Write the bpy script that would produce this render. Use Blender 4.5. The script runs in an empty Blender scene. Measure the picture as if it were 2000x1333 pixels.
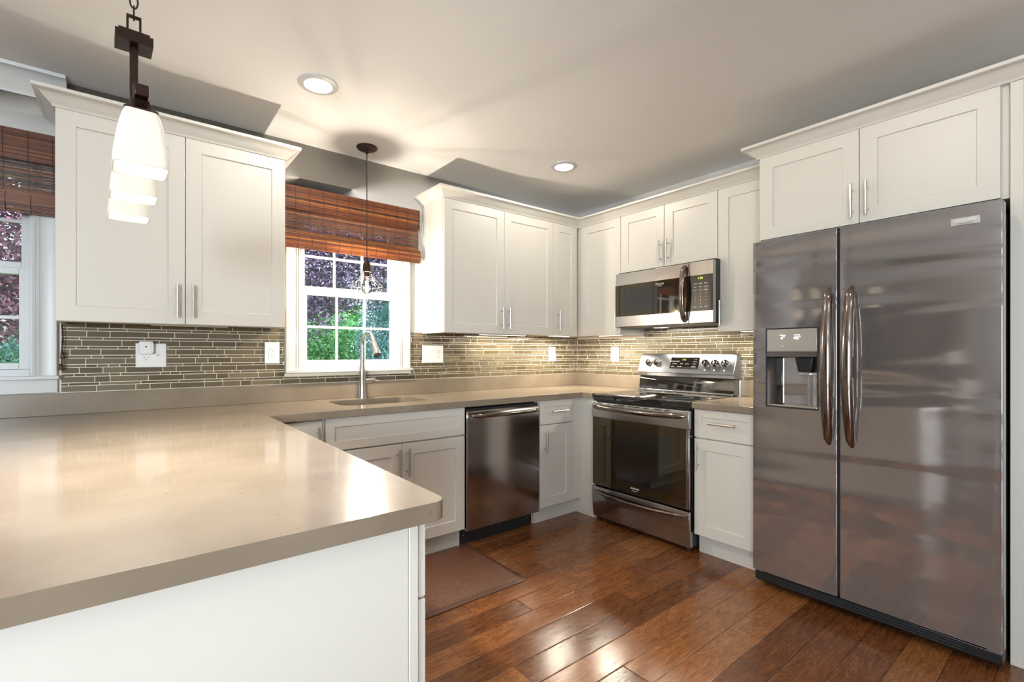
import bpy, bmesh, math, random
from mathutils import Vector, Matrix
S = bpy.context.scene
COL = S.collection
R = math.radians
rnd = random.Random(7)

# ------------------------------------------------------------------ camera, sky, exposure, daylight
cd = bpy.data.cameras.new('camera'); cam = bpy.data.objects.new('camera', cd); COL.objects.link(cam)
cam.location = (-3.2964, -3.0649, 1.2111)
cam.rotation_euler = (R(90), 0, -0.65847)
cd.sensor_fit = 'HORIZONTAL'; cd.sensor_width = 36.0
cd.lens = 928.9 / 2000 * 36
cd.shift_x = 25.8 / 2000; cd.shift_y = 22.3 / 2000
cd.clip_start = 0.02; cd.clip_end = 200
S.camera = cam

world = bpy.data.worlds.new('sky'); S.world = world; world.use_nodes = True
wn = world.node_tree; bg = wn.nodes['Background']
sky = wn.nodes.new('ShaderNodeTexSky'); sky.sky_type = 'NISHITA'; sky.sun_disc = False
sky.sun_elevation = R(38); sky.sun_rotation = R(200); sky.air_density = 1.0; sky.dust_density = 3.0
mixw = wn.nodes.new('ShaderNodeMix'); mixw.data_type = 'RGBA'; mixw.inputs[0].default_value = 0.75
mulw = wn.nodes.new('ShaderNodeVectorMath'); mulw.operation = 'SCALE'; mulw.inputs['Scale'].default_value = 0.22
wn.links.new(sky.outputs[0], mulw.inputs[0]); wn.links.new(mulw.outputs[0], mixw.inputs[6])
mixw.inputs[7].default_value = (0.86, 0.94, 1.08, 1)
wn.links.new(mixw.outputs[2], bg.inputs['Color']); bg.inputs['Strength'].default_value = 3.4

S.view_settings.view_transform = 'Standard'; S.view_settings.look = 'None'
S.view_settings.gamma = 1.0; S.view_settings.use_curve_mapping = False
S.view_settings.exposure = 0.52
S.cycles.max_bounces = 8; S.cycles.diffuse_bounces = 4; S.cycles.glossy_bounces = 4
S.cycles.transmission_bounces = 6; S.cycles.transparent_max_bounces = 12
S.cycles.use_denoising = True; S.cycles.sample_clamp_indirect = 6.0
S.cycles.caustics_reflective = False; S.cycles.caustics_refractive = False

def light(name, kind, loc, energy, color=(1, 1, 1), rot=(0, 0, 0), **kw):
    l = bpy.data.lights.new(name, kind); l.energy = energy; l.color = color
    for k, v in kw.items(): setattr(l, k, v)
    o = bpy.data.objects.new(name, l); o.location = loc; o.rotation_euler = rot; COL.objects.link(o)
    return o
# daylight falling through the dining room's glass door and side window (both behind the camera)
light('daylight_glass_door', 'AREA', (-7.16, -4.75, 1.15), 220, (0.91, 0.955, 1.0), (R(90), 0, R(-90)), shape='RECTANGLE', size=2.3, size_y=1.9)
light('daylight_side_window', 'AREA', (-5.9, -6.46, 1.5), 270, (0.84, 0.92, 1.0), (R(90), 0, 0), shape='RECTANGLE', size=1.5, size_y=1.2)

CEIL = 2.50
# ------------------------------------------------------------------ node material helpers
def newmat(name):
    m = bpy.data.materials.new(name); m.use_nodes = True
    return m, m.node_tree, m.node_tree.nodes['Principled BSDF']
def rgb(c): return (c[0], c[1], c[2], 1)
def simple(name, col, rough=0.5, metal=0.0, coat=0.0, spec=0.5, bump=None, emit=None, aniso=0):
    m, t, b = newmat(name)
    b.inputs['Base Color'].default_value = rgb(col); b.inputs['Roughness'].default_value = rough
    b.inputs['Metallic'].default_value = metal; b.inputs['Coat Weight'].default_value = coat
    b.inputs['Coat Roughness'].default_value = 0.05
    b.inputs['Specular IOR Level'].default_value = spec
    if emit:
        b.inputs['Emission Color'].default_value = rgb(emit[0]); b.inputs['Emission Strength'].default_value = emit[1]
    if bump:
        sc, st, stretch = bump
        tc = t.nodes.new('ShaderNodeTexCoord'); mp = t.nodes.new('ShaderNodeMapping'); mp.inputs['Scale'].default_value = stretch
        n = t.nodes.new('ShaderNodeTexNoise'); n.inputs['Scale'].default_value = sc; n.inputs['Detail'].default_value = 3
        bp = t.nodes.new('ShaderNodeBump'); bp.inputs['Strength'].default_value = st; bp.inputs['Distance'].default_value = 0.01
        t.links.new(tc.outputs['Object'], mp.inputs[0]); t.links.new(mp.outputs[0], n.inputs['Vector'])
        t.links.new(n.outputs[0], bp.inputs['Height']); t.links.new(bp.outputs[0], b.inputs['Normal'])
    return m
def mathn(t, op, a=None, b=None, c=None):
    n = t.nodes.new('ShaderNodeMath'); n.operation = op
    for i, v in enumerate((a, b, c)):
        if v is None: continue
        if isinstance(v, (int, float)): n.inputs[i].default_value = v
        else: t.links.new(v, n.inputs[i])
    return n.outputs[0]
def ramp(t, fac, stops):
    n = t.nodes.new('ShaderNodeValToRGB'); e = n.color_ramp.elements
    while len(e) < len(stops): e.new(0.5)
    for i, (p, c) in enumerate(stops): e[i].position = p; e[i].color = rgb(c)
    t.links.new(fac, n.inputs[0]); return n.outputs[0]
def tone_mat(name, stops, rough, attr='tone', grain=None, **kw):
    m, t, b = newmat(name)
    a = t.nodes.new('ShaderNodeAttribute'); a.attribute_name = attr
    fac = a.outputs['Fac']
    if grain:
        tc = t.nodes.new('ShaderNodeTexCoord'); mp = t.nodes.new('ShaderNodeMapping'); mp.inputs['Scale'].default_value = grain
        n = t.nodes.new('ShaderNodeTexNoise'); n.inputs['Scale'].default_value = 1; n.inputs['Detail'].default_value = 4
        t.links.new(tc.outputs['Object'], mp.inputs[0]); t.links.new(mp.outputs[0], n.inputs['Vector'])
        fac = mathn(t, 'ADD', mathn(t, 'MULTIPLY', fac, 0.6), mathn(t, 'MULTIPLY', n.outputs[0], 0.4))
    c = ramp(t, fac, stops); t.links.new(c, b.inputs['Base Color']); b.inputs['Roughness'].default_value = rough
    for k, v in kw.items(): b.inputs[k].default_value = v
    return m

M = {}
M['cab'] = simple('white_cabinet_paint', (0.60, 0.56, 0.495), 0.38)
M['trim'] = simple('white_trim_paint', (0.56, 0.545, 0.52), 0.35)
M['wall'] = simple('greige_wall_paint', (0.66, 0.63, 0.59), 0.75, bump=(140, 0.03, (1, 1, 1)))
M['ceil'] = simple('white_ceiling_paint', (0.84, 0.82, 0.79), 0.85)
M['under'] = simple('raw_maple_underside', (0.55, 0.36, 0.15), 0.5, bump=(30, 0.05, (1, 12, 12)))
M['vinyl'] = simple('white_window_vinyl', (0.55, 0.545, 0.54), 0.3)
M['nickel'] = simple('brushed_nickel', (0.62, 0.59, 0.55), 0.28, 1.0)
M['chrome'] = simple('polished_chrome', (0.8, 0.8, 0.8), 0.08, 1.0)
M['blackglass'] = simple('black_glass', (0.012, 0.010, 0.008), 0.04, 0, 0.6, 0.6)
M['ovenglass'] = simple('smoked_oven_glass', (0.020, 0.013, 0.006), 0.03, 0, 0.35, 0.9)
M['ovenglass'].node_tree.nodes['Principled BSDF'].inputs['Specular Tint'].default_value = (1.0, 0.84, 0.55, 1)
M['black'] = simple('black_plastic', (0.012, 0.012, 0.012), 0.4)
M['rubber'] = simple('dark_gasket', (0.015, 0.015, 0.018), 0.7)
M['bronze'] = simple('oil_rubbed_bronze', (0.032, 0.014, 0.009), 0.30, 0.6)
M['cagewire'] = simple('dark_iron_wire', (0.018, 0.016, 0.014), 0.5, 0.2)
M['plate'] = simple('white_wall_plate', (0.84, 0.83, 0.80), 0.35)
M['slot'] = simple('outlet_slot_dark', (0.03, 0.03, 0.03), 0.6)
M['mark'] = simple('printed_white_mark', (0.85, 0.85, 0.85), 0.5)
M['display'] = simple('lit_amber_display', (0.02, 0.02, 0.0), 0.4, emit=((0.75, 0.80, 0.12), 1.6))
M['bluedisp'] = simple('lit_white_display', (0.1, 0.1, 0.1), 0.4, emit=((0.85, 0.92, 1.0), 1.6))
M['lens'] = simple('lit_diffuser_lens', (0.9, 0.9, 0.9), 0.5, emit=((1.0, 0.90, 0.74), 7.0))
M['strip'] = simple('lit_light_strip', (0.9, 0.9, 0.9), 0.5, emit=((1.0, 0.92, 0.78), 2.5))
M['frost'] = simple('frosted_bar_lens', (0.75, 0.72, 0.66), 0.5)
M['softbulb'] = simple('frosted_lamp_bulb', (0.9, 0.9, 0.9), 0.5, emit=((1.0, 0.95, 0.85), 7.0))
M['bulbglow'] = simple('glowing_filament', (1, 0.9, 0.7), 0.5, emit=((1.0, 0.78, 0.45), 30.0))
M['grout'] = simple('pale_grout', (0.85, 0.78, 0.65), 0.85)
M['lawnm'] = simple('lawn_ground', (0.13, 0.30, 0.07), 0.9, bump=(60, 0.4, (1, 1, 1)))
M['bark'] = simple('grey_bark', (0.10, 0.075, 0.06), 0.9, bump=(20, 0.5, (1, 1, 0.2)))
M['sofawood'] = simple('whitewashed_chair_wood', (0.66, 0.62, 0.55), 0.45)
M['darkwood'] = simple('dark_stained_table_wood', (0.07, 0.04, 0.025), 0.3)
M['doorpaint'] = simple('grey_door_paint', (0.36, 0.36, 0.37), 0.4)
M['siding'] = simple('outer_siding', (0.5, 0.5, 0.5), 0.8)

def steel(name, col, rough, stretch=(1, 60, 1), wav=0.0, wscale=(1, 1, 1), metal=1.0):
    m, t, b = newmat(name)
    b.inputs['Base Color'].default_value = rgb(col); b.inputs['Metallic'].default_value = metal; b.inputs['Roughness'].default_value = rough
    tc = t.nodes.new('ShaderNodeTexCoord')
    mp = t.nodes.new('ShaderNodeMapping'); mp.inputs['Scale'].default_value = stretch
    n = t.nodes.new('ShaderNodeTexNoise'); n.inputs['Scale'].default_value = 8; n.inputs['Detail'].default_value = 2
    t.links.new(tc.outputs['Object'], mp.inputs[0]); t.links.new(mp.outputs[0], n.inputs['Vector'])
    rr = mathn(t, 'MULTIPLY_ADD', n.outputs[0], 0.06, rough - 0.03); t.links.new(rr, b.inputs['Roughness'])
    if wav:
        mp2 = t.nodes.new('ShaderNodeMapping'); mp2.inputs['Scale'].default_value = wscale
        n2 = t.nodes.new('ShaderNodeTexNoise'); n2.inputs['Scale'].default_value = 1.0; n2.inputs['Detail'].default_value = 1.0
        n2.inputs['Distortion'].default_value = 0.4
        t.links.new(tc.outputs['Object'], mp2.inputs[0]); t.links.new(mp2.outputs[0], n2.inputs['Vector'])
        bp = t.nodes.new('ShaderNodeBump'); bp.inputs['Strength'].default_value = 1.0; bp.inputs['Distance'].default_value = wav
        t.links.new(n2.outputs[0], bp.inputs['Height']); t.links.new(bp.outputs[0], b.inputs['Normal'])
    return m
M['fridge'] = steel('dark_stainless_door', (0.365, 0.33, 0.315), 0.09, (1, 1, 40), 0.012, (1, 0.9, 6.0), 0.78)
M['dsteel'] = steel('dark_stainless', (0.39, 0.355, 0.34), 0.14, (1, 1, 40), 0.003, (1.5, 1.5, 1.5))
M['lsteel'] = steel('bright_stainless', (0.49, 0.46, 0.435), 0.24, (40, 1, 1), 0.002, (2, 2, 2))
M['handle'] = steel('polished_dark_handle', (0.27, 0.225, 0.20), 0.12, (1, 1, 30))
M['satin'] = steel('satin_panel', (0.62, 0.585, 0.54), 0.34, (1, 1, 40))
M['console'] = steel('brushed_console_steel', (0.33, 0.335, 0.36), 0.30, (40, 1, 1))
M['ring'] = simple('faint_burner_ring', (0.10, 0.10, 0.10), 0.4)
M['sinksteel'] = steel('sink_stainless', (0.62, 0.62, 0.62), 0.25)
M['faucet'] = steel('brushed_faucet', (0.55, 0.53, 0.51), 0.22, (1, 1, 40))

def glassmat(name, tint=(1, 1, 1), ior=1.45):
    m = bpy.data.materials.new(name); m.use_nodes = True; t = m.node_tree; t.nodes.clear()
    o = t.nodes.new('ShaderNodeOutputMaterial'); mx = t.nodes.new('ShaderNodeMixShader')
    tr = t.nodes.new('ShaderNodeBsdfTransparent'); gl = t.nodes.new('ShaderNodeBsdfGlossy'); fr = t.nodes.new('ShaderNodeFresnel')
    tr.inputs[0].default_value = rgb(tint); gl.inputs['Roughness'].default_value = 0.02; fr.inputs[0].default_value = ior
    t.links.new(fr.outputs[0], mx.inputs[0]); t.links.new(tr.outputs[0], mx.inputs[1]); t.links.new(gl.outputs[0], mx.inputs[2])
    t.links.new(mx.outputs[0], o.inputs[0]); return m
M['glass'] = glassmat('window_glass', (0.94, 0.98, 1.0))
M['bulb'] = glassmat('clear_bulb_glass', (1.0, 0.97, 0.92), 1.3)

def shade_glass():
    m, t, b = newmat('white_cased_glass')
    b.inputs['Base Color'].default_value = (0.56, 0.54, 0.48, 1); b.inputs['Roughness'].default_value = 0.35
    b.inputs['Emission Color'].default_value = (1.0, 0.93, 0.78, 1)
    tc = t.nodes.new('ShaderNodeTexCoord'); sp = t.nodes.new('ShaderNodeSeparateXYZ'); t.links.new(tc.outputs['Object'], sp.inputs[0])
    b.inputs['Emission Strength'].default_value = 0.20
    tr = t.nodes.new('ShaderNodeBsdfTranslucent'); tr.inputs[0].default_value = (0.9, 0.85, 0.74, 1)
    mx = t.nodes.new('ShaderNodeMixShader'); mx.inputs[0].default_value = 0.15; out = t.nodes['Material Output']
    t.links.new(b.outputs[0], mx.inputs[1]); t.links.new(tr.outputs[0], mx.inputs[2]); t.links.new(mx.outputs[0], out.inputs[0])
    return m
M['shade'] = shade_glass()

def quartz():
    m, t, b = newmat('taupe_quartz')
    tc = t.nodes.new('ShaderNodeTexCoord')
    n = t.nodes.new('ShaderNodeTexNoise'); n.inputs['Scale'].default_value = 5; n.inputs['Detail'].default_value = 5
    t.links.new(tc.outputs['Object'], n.inputs['Vector'])
    c = ramp(t, n.outputs[0], [(0.3, (0.195, 0.150, 0.104)), (0.7, (0.245, 0.193, 0.138))])
    v = t.nodes.new('ShaderNodeTexVoronoi'); v.inputs['Scale'].default_value = 26; t.links.new(tc.outputs['Object'], v.inputs['Vector'])
    wn_ = t.nodes.new('ShaderNodeTexWhiteNoise'); t.links.new(v.outputs['Color'], wn_.inputs['Vector'])
    fleck = mathn(t, 'MULTIPLY', mathn(t, 'LESS_THAN', v.outputs['Distance'], 0.12), mathn(t, 'GREATER_THAN', wn_.outputs[0], 0.75))
    mx = t.nodes.new('ShaderNodeMix'); mx.data_type = 'RGBA'; t.links.new(mathn(t, 'MULTIPLY', fleck, 0.5), mx.inputs[0])
    t.links.new(c, mx.inputs[6]); mx.inputs[7].default_value = (0.17, 0.12, 0.08, 1)
    t.links.new(mx.outputs[2], b.inputs['Base Color']); b.inputs['Roughness'].default_value = 0.22
    b.inputs['Coat Weight'].default_value = 0.35; b.inputs['Coat Roughness'].default_value = 0.06; b.inputs['Specular IOR Level'].default_value = 0.6
    return m
M['quartz'] = quartz()

def woodfloor():
    m, t, b = newmat('walnut_plank_floor')
    tc = t.nodes.new('ShaderNodeTexCoord'); sp = t.nodes.new('ShaderNodeSeparateXYZ'); t.links.new(tc.outputs['Object'], sp.inputs[0])
    X, Y = sp.outputs[0], sp.outputs[1]
    W, L = 0.127, 1.15
    ry = mathn(t, 'DIVIDE', Y, W); row = mathn(t, 'FLOOR', ry); fy = mathn(t, 'FRACT', ry)
    w1 = t.nodes.new('ShaderNodeTexWhiteNoise'); w1.noise_dimensions = '1D'; t.links.new(row, w1.inputs['W'])
    rx = mathn(t, 'ADD', mathn(t, 'DIVIDE', X, L), mathn(t, 'MULTIPLY', w1.outputs[0], 7.0)); colx = mathn(t, 'FLOOR', rx); fx = mathn(t, 'FRACT', rx)
    cid = mathn(t, 'ADD', mathn(t, 'MULTIPLY', row, 17.3), colx)
    w2 = t.nodes.new('ShaderNodeTexWhiteNoise'); w2.noise_dimensions = '1D'; t.links.new(cid, w2.inputs['W'])
    cb = t.nodes.new('ShaderNodeCombineXYZ')
    t.links.new(mathn(t, 'MULTIPLY', X, 2.2), cb.inputs[0]); t.links.new(mathn(t, 'MULTIPLY', Y, 9.0), cb.inputs[1])
    t.links.new(mathn(t, 'MULTIPLY', w2.outputs[0], 40), cb.inputs[2])
    n1 = t.nodes.new('ShaderNodeTexNoise'); n1.inputs['Scale'].default_value = 1.6; n1.inputs['Detail'].default_value = 3; n1.inputs['Distortion'].default_value = 1.6
    t.links.new(cb.outputs[0], n1.inputs['Vector'])
    rings = mathn(t, 'SINE', mathn(t, 'MULTIPLY', n1.outputs[0], 75))
    rings = mathn(t, 'MULTIPLY_ADD', rings, 0.5, 0.5)
    cb2 = t.nodes.new('ShaderNodeCombineXYZ')
    t.links.new(mathn(t, 'MULTIPLY', X, 6), cb2.inputs[0]); t.links.new(mathn(t, 'MULTIPLY', Y, 160), cb2.inputs[1]); t.links.new(w2.outputs[0], cb2.inputs[2])
    n2 = t.nodes.new('ShaderNodeTexNoise'); n2.inputs['Scale'].default_value = 1; n2.inputs['Detail'].default_value = 4; t.links.new(cb2.outputs[0], n2.inputs['Vector'])
    n3 = t.nodes.new('ShaderNodeTexNoise'); n3.inputs['Scale'].default_value = 5; n3.inputs['Detail'].default_value = 2; t.links.new(cb.outputs[0], n3.inputs['Vector'])
    v = mathn(t, 'ADD', mathn(t, 'MULTIPLY_ADD', w2.outputs[0], 0.22, 0.06), mathn(t, 'ADD', mathn(t, 'MULTIPLY', rings, 0.10), mathn(t, 'MULTIPLY', n2.outputs[0], 0.24)))
    v = mathn(t, 'ADD', v, mathn(t, 'MULTIPLY', n3.outputs[0], 0.22))
    c = ramp(t, v, [(0.25, (0.060, 0.020, 0.008)), (0.44, (0.165, 0.057, 0.018)), (0.60, (0.30, 0.120, 0.038)), (0.80, (0.48, 0.24, 0.09))])
    ey = mathn(t, 'MINIMUM', fy, mathn(t, 'SUBTRACT', 1.0, fy)); ey = mathn(t, 'MULTIPLY', ey, W)
    ex = mathn(t, 'MINIMUM', fx, mathn(t, 'SUBTRACT', 1.0, fx)); ex = mathn(t, 'MULTIPLY', ex, L)
    e = mathn(t, 'MINIMUM', ex, ey); gr = mathn(t, 'LESS_THAN', e, 0.0012)
    mx = t.nodes.new('ShaderNodeMix'); mx.data_type = 'RGBA'; t.links.new(mathn(t, 'MULTIPLY', gr, 0.75), mx.inputs[0]); t.links.new(c, mx.inputs[6]); mx.inputs[7].default_value = (0.02, 0.009, 0.004, 1)
    t.links.new(mx.outputs[2], b.inputs['Base Color'])
    b.inputs['Roughness'].default_value = 0.19
    b.inputs['Specular IOR Level'].default_value = 0.62
    h = mathn(t, 'MINIMUM', mathn(t, 'MULTIPLY', e, 250), 1.0)
    h = mathn(t, 'ADD', mathn(t, 'MULTIPLY', h, 0.6), mathn(t, 'ADD', mathn(t, 'MULTIPLY', n3.outputs[0], 0.35), mathn(t, 'MULTIPLY', rings, 0.05)))
    bp = t.nodes.new('ShaderNodeBump'); bp.inputs['Strength'].default_value = 0.35; bp.inputs['Distance'].default_value = 0.003
    t.links.new(h, bp.inputs['Height']); t.links.new(bp.outputs[0], b.inputs['Normal'])
    return m
M['floor'] = woodfloor()

def matweave():
    m, t, b = newmat('brown_woven_vinyl')
    tc = t.nodes.new('ShaderNodeTexCoord'); sp = t.nodes.new('ShaderNodeSeparateXYZ'); t.links.new(tc.outputs['Object'], sp.inputs[0])
    x = mathn(t, 'DIVIDE', sp.outputs[0], 0.016); y = mathn(t, 'DIVIDE', sp.outputs[1], 0.016)
    u = mathn(t, 'ADD', x, y); v = mathn(t, 'SUBTRACT', x, y)
    par = mathn(t, 'MODULO', mathn(t, 'ADD', mathn(t, 'FLOOR', mathn(t, 'MULTIPLY', u, 0.5)), mathn(t, 'FLOOR', mathn(t, 'MULTIPLY', v, 0.5))), 2.0)
    par = mathn(t, 'ABSOLUTE', par)
    su = mathn(t, 'ABSOLUTE', mathn(t, 'SINE', mathn(t, 'MULTIPLY', u, 3.14159))); sv = mathn(t, 'ABSOLUTE', mathn(t, 'SINE', mathn(t, 'MULTIPLY', v, 3.14159)))
    mx = t.nodes.new('ShaderNodeMix'); mx.data_type = 'FLOAT'; t.links.new(par, mx.inputs[0]); t.links.new(su, mx.inputs[2]); t.links.new(sv, mx.inputs[3])
    c = ramp(t, mx.outputs[0], [(0.0, (0.10, 0.038, 0.019)), (0.7, (0.16, 0.065, 0.034))])
    t.links.new(c, b.inputs['Base Color']); b.inputs['Roughness'].default_value = 0.36
    bp = t.nodes.new('ShaderNodeBump'); bp.inputs['Strength'].default_value = 0.6; bp.inputs['Distance'].default_value = 0.002
    t.links.new(mx.outputs[0], bp.inputs['Height']); t.links.new(bp.outputs[0], b.inputs['Normal'])
    return m
M['mat'] = matweave()
M['matedge'] = simple('brown_vinyl_edge', (0.10, 0.042, 0.024), 0.32)
M['tile'] = tone_mat('taupe_glass_tile', [(0.0, (0.090, 0.066, 0.034)), (0.5, (0.135, 0.102, 0.057)), (1.0, (0.195, 0.155, 0.096))], 0.10, **{'Coat Weight': 0.2, 'Coat Roughness': 0.05, 'Specular IOR Level': 0.5})
M['bamboo'] = tone_mat('stained_bamboo', [(0.2, (0.022, 0.006, 0.003)), (0.45, (0.10, 0.026, 0.007)), (0.65, (0.22, 0.066, 0.015)), (0.88, (0.45, 0.19, 0.05))], 0.4, grain=(11, 200, 330))
M['thread'] = simple('dark_brown_thread', (0.03, 0.010, 0.006), 0.8)
M['cordwhite'] = simple('white_cord', (0.75, 0.74, 0.70), 0.7)
M['tassel'] = simple('red_brown_tassel_wood', (0.06, 0.012, 0.006), 0.35)
M['plum'] = tone_mat('plum_leaf', [(0.0, (0.028, 0.016, 0.035)), (0.5, (0.105, 0.062, 0.115)), (0.85, (0.3, 0.21, 0.34)), (1.0, (0.78, 0.7, 0.85))], 0.35)
M['plumred'] = tone_mat('red_plum_leaf', [(0.0, (0.035, 0.012, 0.022)), (0.5, (0.15, 0.045, 0.07)), (0.85, (0.36, 0.16, 0.21)), (1.0, (0.7, 0.5, 0.58))], 0.35)
M['green'] = tone_mat('shrub_leaf', [(0.0, (0.054, 0.217, 0.093)), (0.5, (0.202, 0.558, 0.171)), (1.0, (0.589, 0.85, 0.372))], 0.4)
M['teal'] = tone_mat('blue_green_leaf', [(0.0, (0.046, 0.155, 0.155)), (0.5, (0.155, 0.372, 0.341)), (1.0, (0.496, 0.713, 0.713))], 0.4)

# ------------------------------------------------------------------ mesh helpers
ORG = {}
N = lambda a, z, c: (a, -c, z)           # cabinets on the window wall
Ea = lambda a, z, c: (-c, a, z)          # cabinets and appliances on the range wall
PX = -2.835
Pn = lambda a, z, c: (PX + c, a, z)      # peninsula, kitchen side
def I3(x, y, z): return (x, y, z)

class MB:
    def __init__(s, T=None): s.bm = bmesh.new(); s.T = T; s.tone = None
    def v(s, p): return s.bm.verts.new(s.T(*p) if s.T else p)
    def layer(s):
        if s.tone is None: s.tone = s.bm.faces.layers.float.new('tone')
        return s.tone
    def box(s, a0, a1, z0, z1, c0, c1):   # in mapped space (a, z, c) when T is given, else x, y, z triples
        vs = [s.v((a, z, c)) for a in (a0, a1) for z in (z0, z1) for c in (c0, c1)]
        fs = []
        for q in ((0, 1, 3, 2), (4, 6, 7, 5), (0, 4, 5, 1), (2, 3, 7, 6), (0, 2, 6, 4), (1, 5, 7, 3)):
            fs.append(s.bm.faces.new([vs[i] for i in q]))
        return fs
    def hexa(s, P):
        vs = [s.v(p) for p in P]
        for q in ((0, 1, 2, 3), (4, 7, 6, 5), (0, 4, 5, 1), (1, 5, 6, 2), (2, 6, 7, 3), (3, 7, 4, 0)): s.bm.faces.new([vs[i] for i in q])
    def rings(s, rings, close=True, cap0=True, cap1=True):
        L = [[s.v(p) for p in r] for r in rings]; n = len(L[0])
        for a, b in zip(L, L[1:]):
            for i in range(n if close else n - 1):
                j = (i + 1) % n
                s.bm.faces.new((a[i], a[j], b[j], b[i]))
        if cap0: s.bm.faces.new(L[0][::-1])
        if cap1: s.bm.faces.new(L[-1])
    def tube(s, pts, r, n=10, closed=False, caps=True, flat=None):
        P = [Vector(p) for p in pts]; k = len(P)
        rr = r if isinstance(r, (list, tuple)) else [r] * k
        T = []
        for i in range(k):
            if closed: d = P[(i + 1) % k] - P[i - 1]
            else: d = P[min(i + 1, k - 1)] - P[max(i - 1, 0)]
            T.append(d.normalized())
        up = Vector((0, 0, 1)) if abs(T[0].z) < 0.9 else Vector((1, 0, 0))
        if flat: up = Vector(flat)
        u = (up - T[0] * up.dot(T[0])).normalized(); out = []
        for i in range(k):
            u = (u - T[i] * u.dot(T[i])).normalized(); w = T[i].cross(u)
            q = rr[i]; ra, rb = q if isinstance(q, tuple) else (q, q)
            out.append([P[i] + u * (ra * math.cos(6.28318 * j / n)) + w * (rb * math.sin(6.28318 * j / n)) for j in range(n)])
        if closed: out.append(out[0]); 
        if closed:
            L = [[s.v(p) for p in r_] for r_ in out[:-1]]
            for a in range(k):
                A, B = L[a], L[(a + 1) % k]
                for i in range(n): s.bm.faces.new((A[i], A[(i + 1) % n], B[(i + 1) % n], B[i]))
        else: s.rings(out, True, caps, caps)
    def cyl(s, p0, p1, r0, r1=None, n=20): s.tube([p0, p1], [r0, r0 if r1 is None else r1], n)
    def lathe(s, prof, cx, cy, n=32, axis='z', caps=True):
        out = []
        for r, h in prof:
            ring = []
            for j in range(n):
                a = 6.28318530718 * j / n
                ring.append((cx + r * math.cos(a), cy + r * math.sin(a), h))
            out.append(ring)
        s.rings(out, True, caps and prof[0][0] > 1e-4, caps and prof[-1][0] > 1e-4)
    def prism(s, poly, f, w0, w1):
        A = [s.v(f(p[0], p[1], w0)) for p in poly]; B = [s.v(f(p[0], p[1], w1)) for p in poly]; n = len(poly)
        s.bm.faces.new(A[::-1]); s.bm.faces.new(B)
        for i in range(n): s.bm.faces.new((A[i], A[(i + 1) % n], B[(i + 1) % n], B[i]))
    def sweep(s, path, prof):
        # mitred moulding: path of (x, y), profile of (outward, z); outward is to the right of travel
        n = len(path); dirs = []
        for i in range(n - 1):
            d = Vector((path[i + 1][0] - path[i][0], path[i + 1][1] - path[i][1])).normalized(); dirs.append(Vector((d.y, -d.x)))
        rings = []
        for i in range(n):
            if i == 0: m = dirs[0]; k = 1
            elif i == n - 1: m = dirs[-1]; k = 1
            else:
                m = (dirs[i - 1] + dirs[i]).normalized(); k = 1 / m.dot(dirs[i])
            rings.append([(path[i][0] + m.x * k * c, path[i][1] + m.y * k * c, z) for c, z in prof])
        s.rings(rings)
    def shaker(s, a0, a1, z0, z1, c0, t=0.02, rail=0.066, rec=0.008):
        rects = [(0, c0), (0, c0 + t), (rail, c0 + t), (rail + 0.002, c0 + t - rec)]
        rings = []
        for i, c in rects:
            rings.append([(a0 + i, z0 + i, c), (a1 - i, z0 + i, c), (a1 - i, z1 - i, c), (a0 + i, z1 - i, c)])
        s.rings(rings)
    def build(s, name, mat, parent=None, bevel=0.0, seg=2, sharp=38, loc=None, recalc=True):
        bm = s.bm
        if recalc: bmesh.ops.recalc_face_normals(bm, faces=bm.faces)
        for e in bm.edges:
            if len(e.link_faces) == 2 and e.calc_face_angle(0) > R(sharp): e.smooth = False
        for f in bm.faces: f.smooth = True
        o0 = Vector(ORG[parent.name]) if parent else Vector(loc or (0, 0, 0))
        if o0.length > 0: bmesh.ops.translate(bm, verts=bm.verts, vec=-o0)
        me = bpy.data.meshes.new(name); bm.to_mesh(me); bm.free(); me.materials.append(M[mat])
        o = bpy.data.objects.new(name, me); COL.objects.link(o)
        if parent: o.parent = parent
        else: o.location = o0
        ORG[o.name] = tuple(o0)
        if bevel:
            b = o.modifiers.new('bevel', 'BEVEL'); b.width = bevel; b.segments = seg; b.limit_method = 'ANGLE'; b.angle_limit = R(35)
        return o

def tag(o, label=None, cat=None, group=None, kind=None):
    if label: o['label'] = label
    if cat: o['category'] = cat
    if group: o['group'] = group
    if kind: o['kind'] = kind
    return o
def thing(name, label, cat, loc, group=None):
    o = bpy.data.objects.new(name, None); o.empty_display_size = 0.1; o.location = loc; COL.objects.link(o)
    ORG[o.name] = tuple(loc); return tag(o, label, cat, group)
def struct(o): o['kind'] = 'structure'; return o

def text_pts(txt, size):
    cu = bpy.data.curves.new('t', 'FONT'); cu.body = txt; cu.size = size; cu.align_x = 'CENTER'; cu.align_y = 'CENTER'; cu.resolution_u = 2
    o = bpy.data.objects.new('t', cu); COL.objects.link(o)
    bpy.context.view_layer.update()
    me = bpy.data.meshes.new_from_object(o.evaluated_get(bpy.context.evaluated_depsgraph_get()))
    vs = [tuple(v.co) for v in me.vertices]; fs = [tuple(p.vertices) for p in me.polygons]
    bpy.data.objects.remove(o); bpy.data.curves.remove(cu); bpy.data.meshes.remove(me)
    return vs, fs
def add_text(mb, txt, size, f, sx=1.0):
    vs, fs = text_pts(txt, size)
    V = [mb.bm.verts.new(f(v[0] * sx, v[1])) for v in vs]
    for q in fs:
        try: mb.bm.faces.new([V[i] for i in q])
        except ValueError: pass

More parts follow.
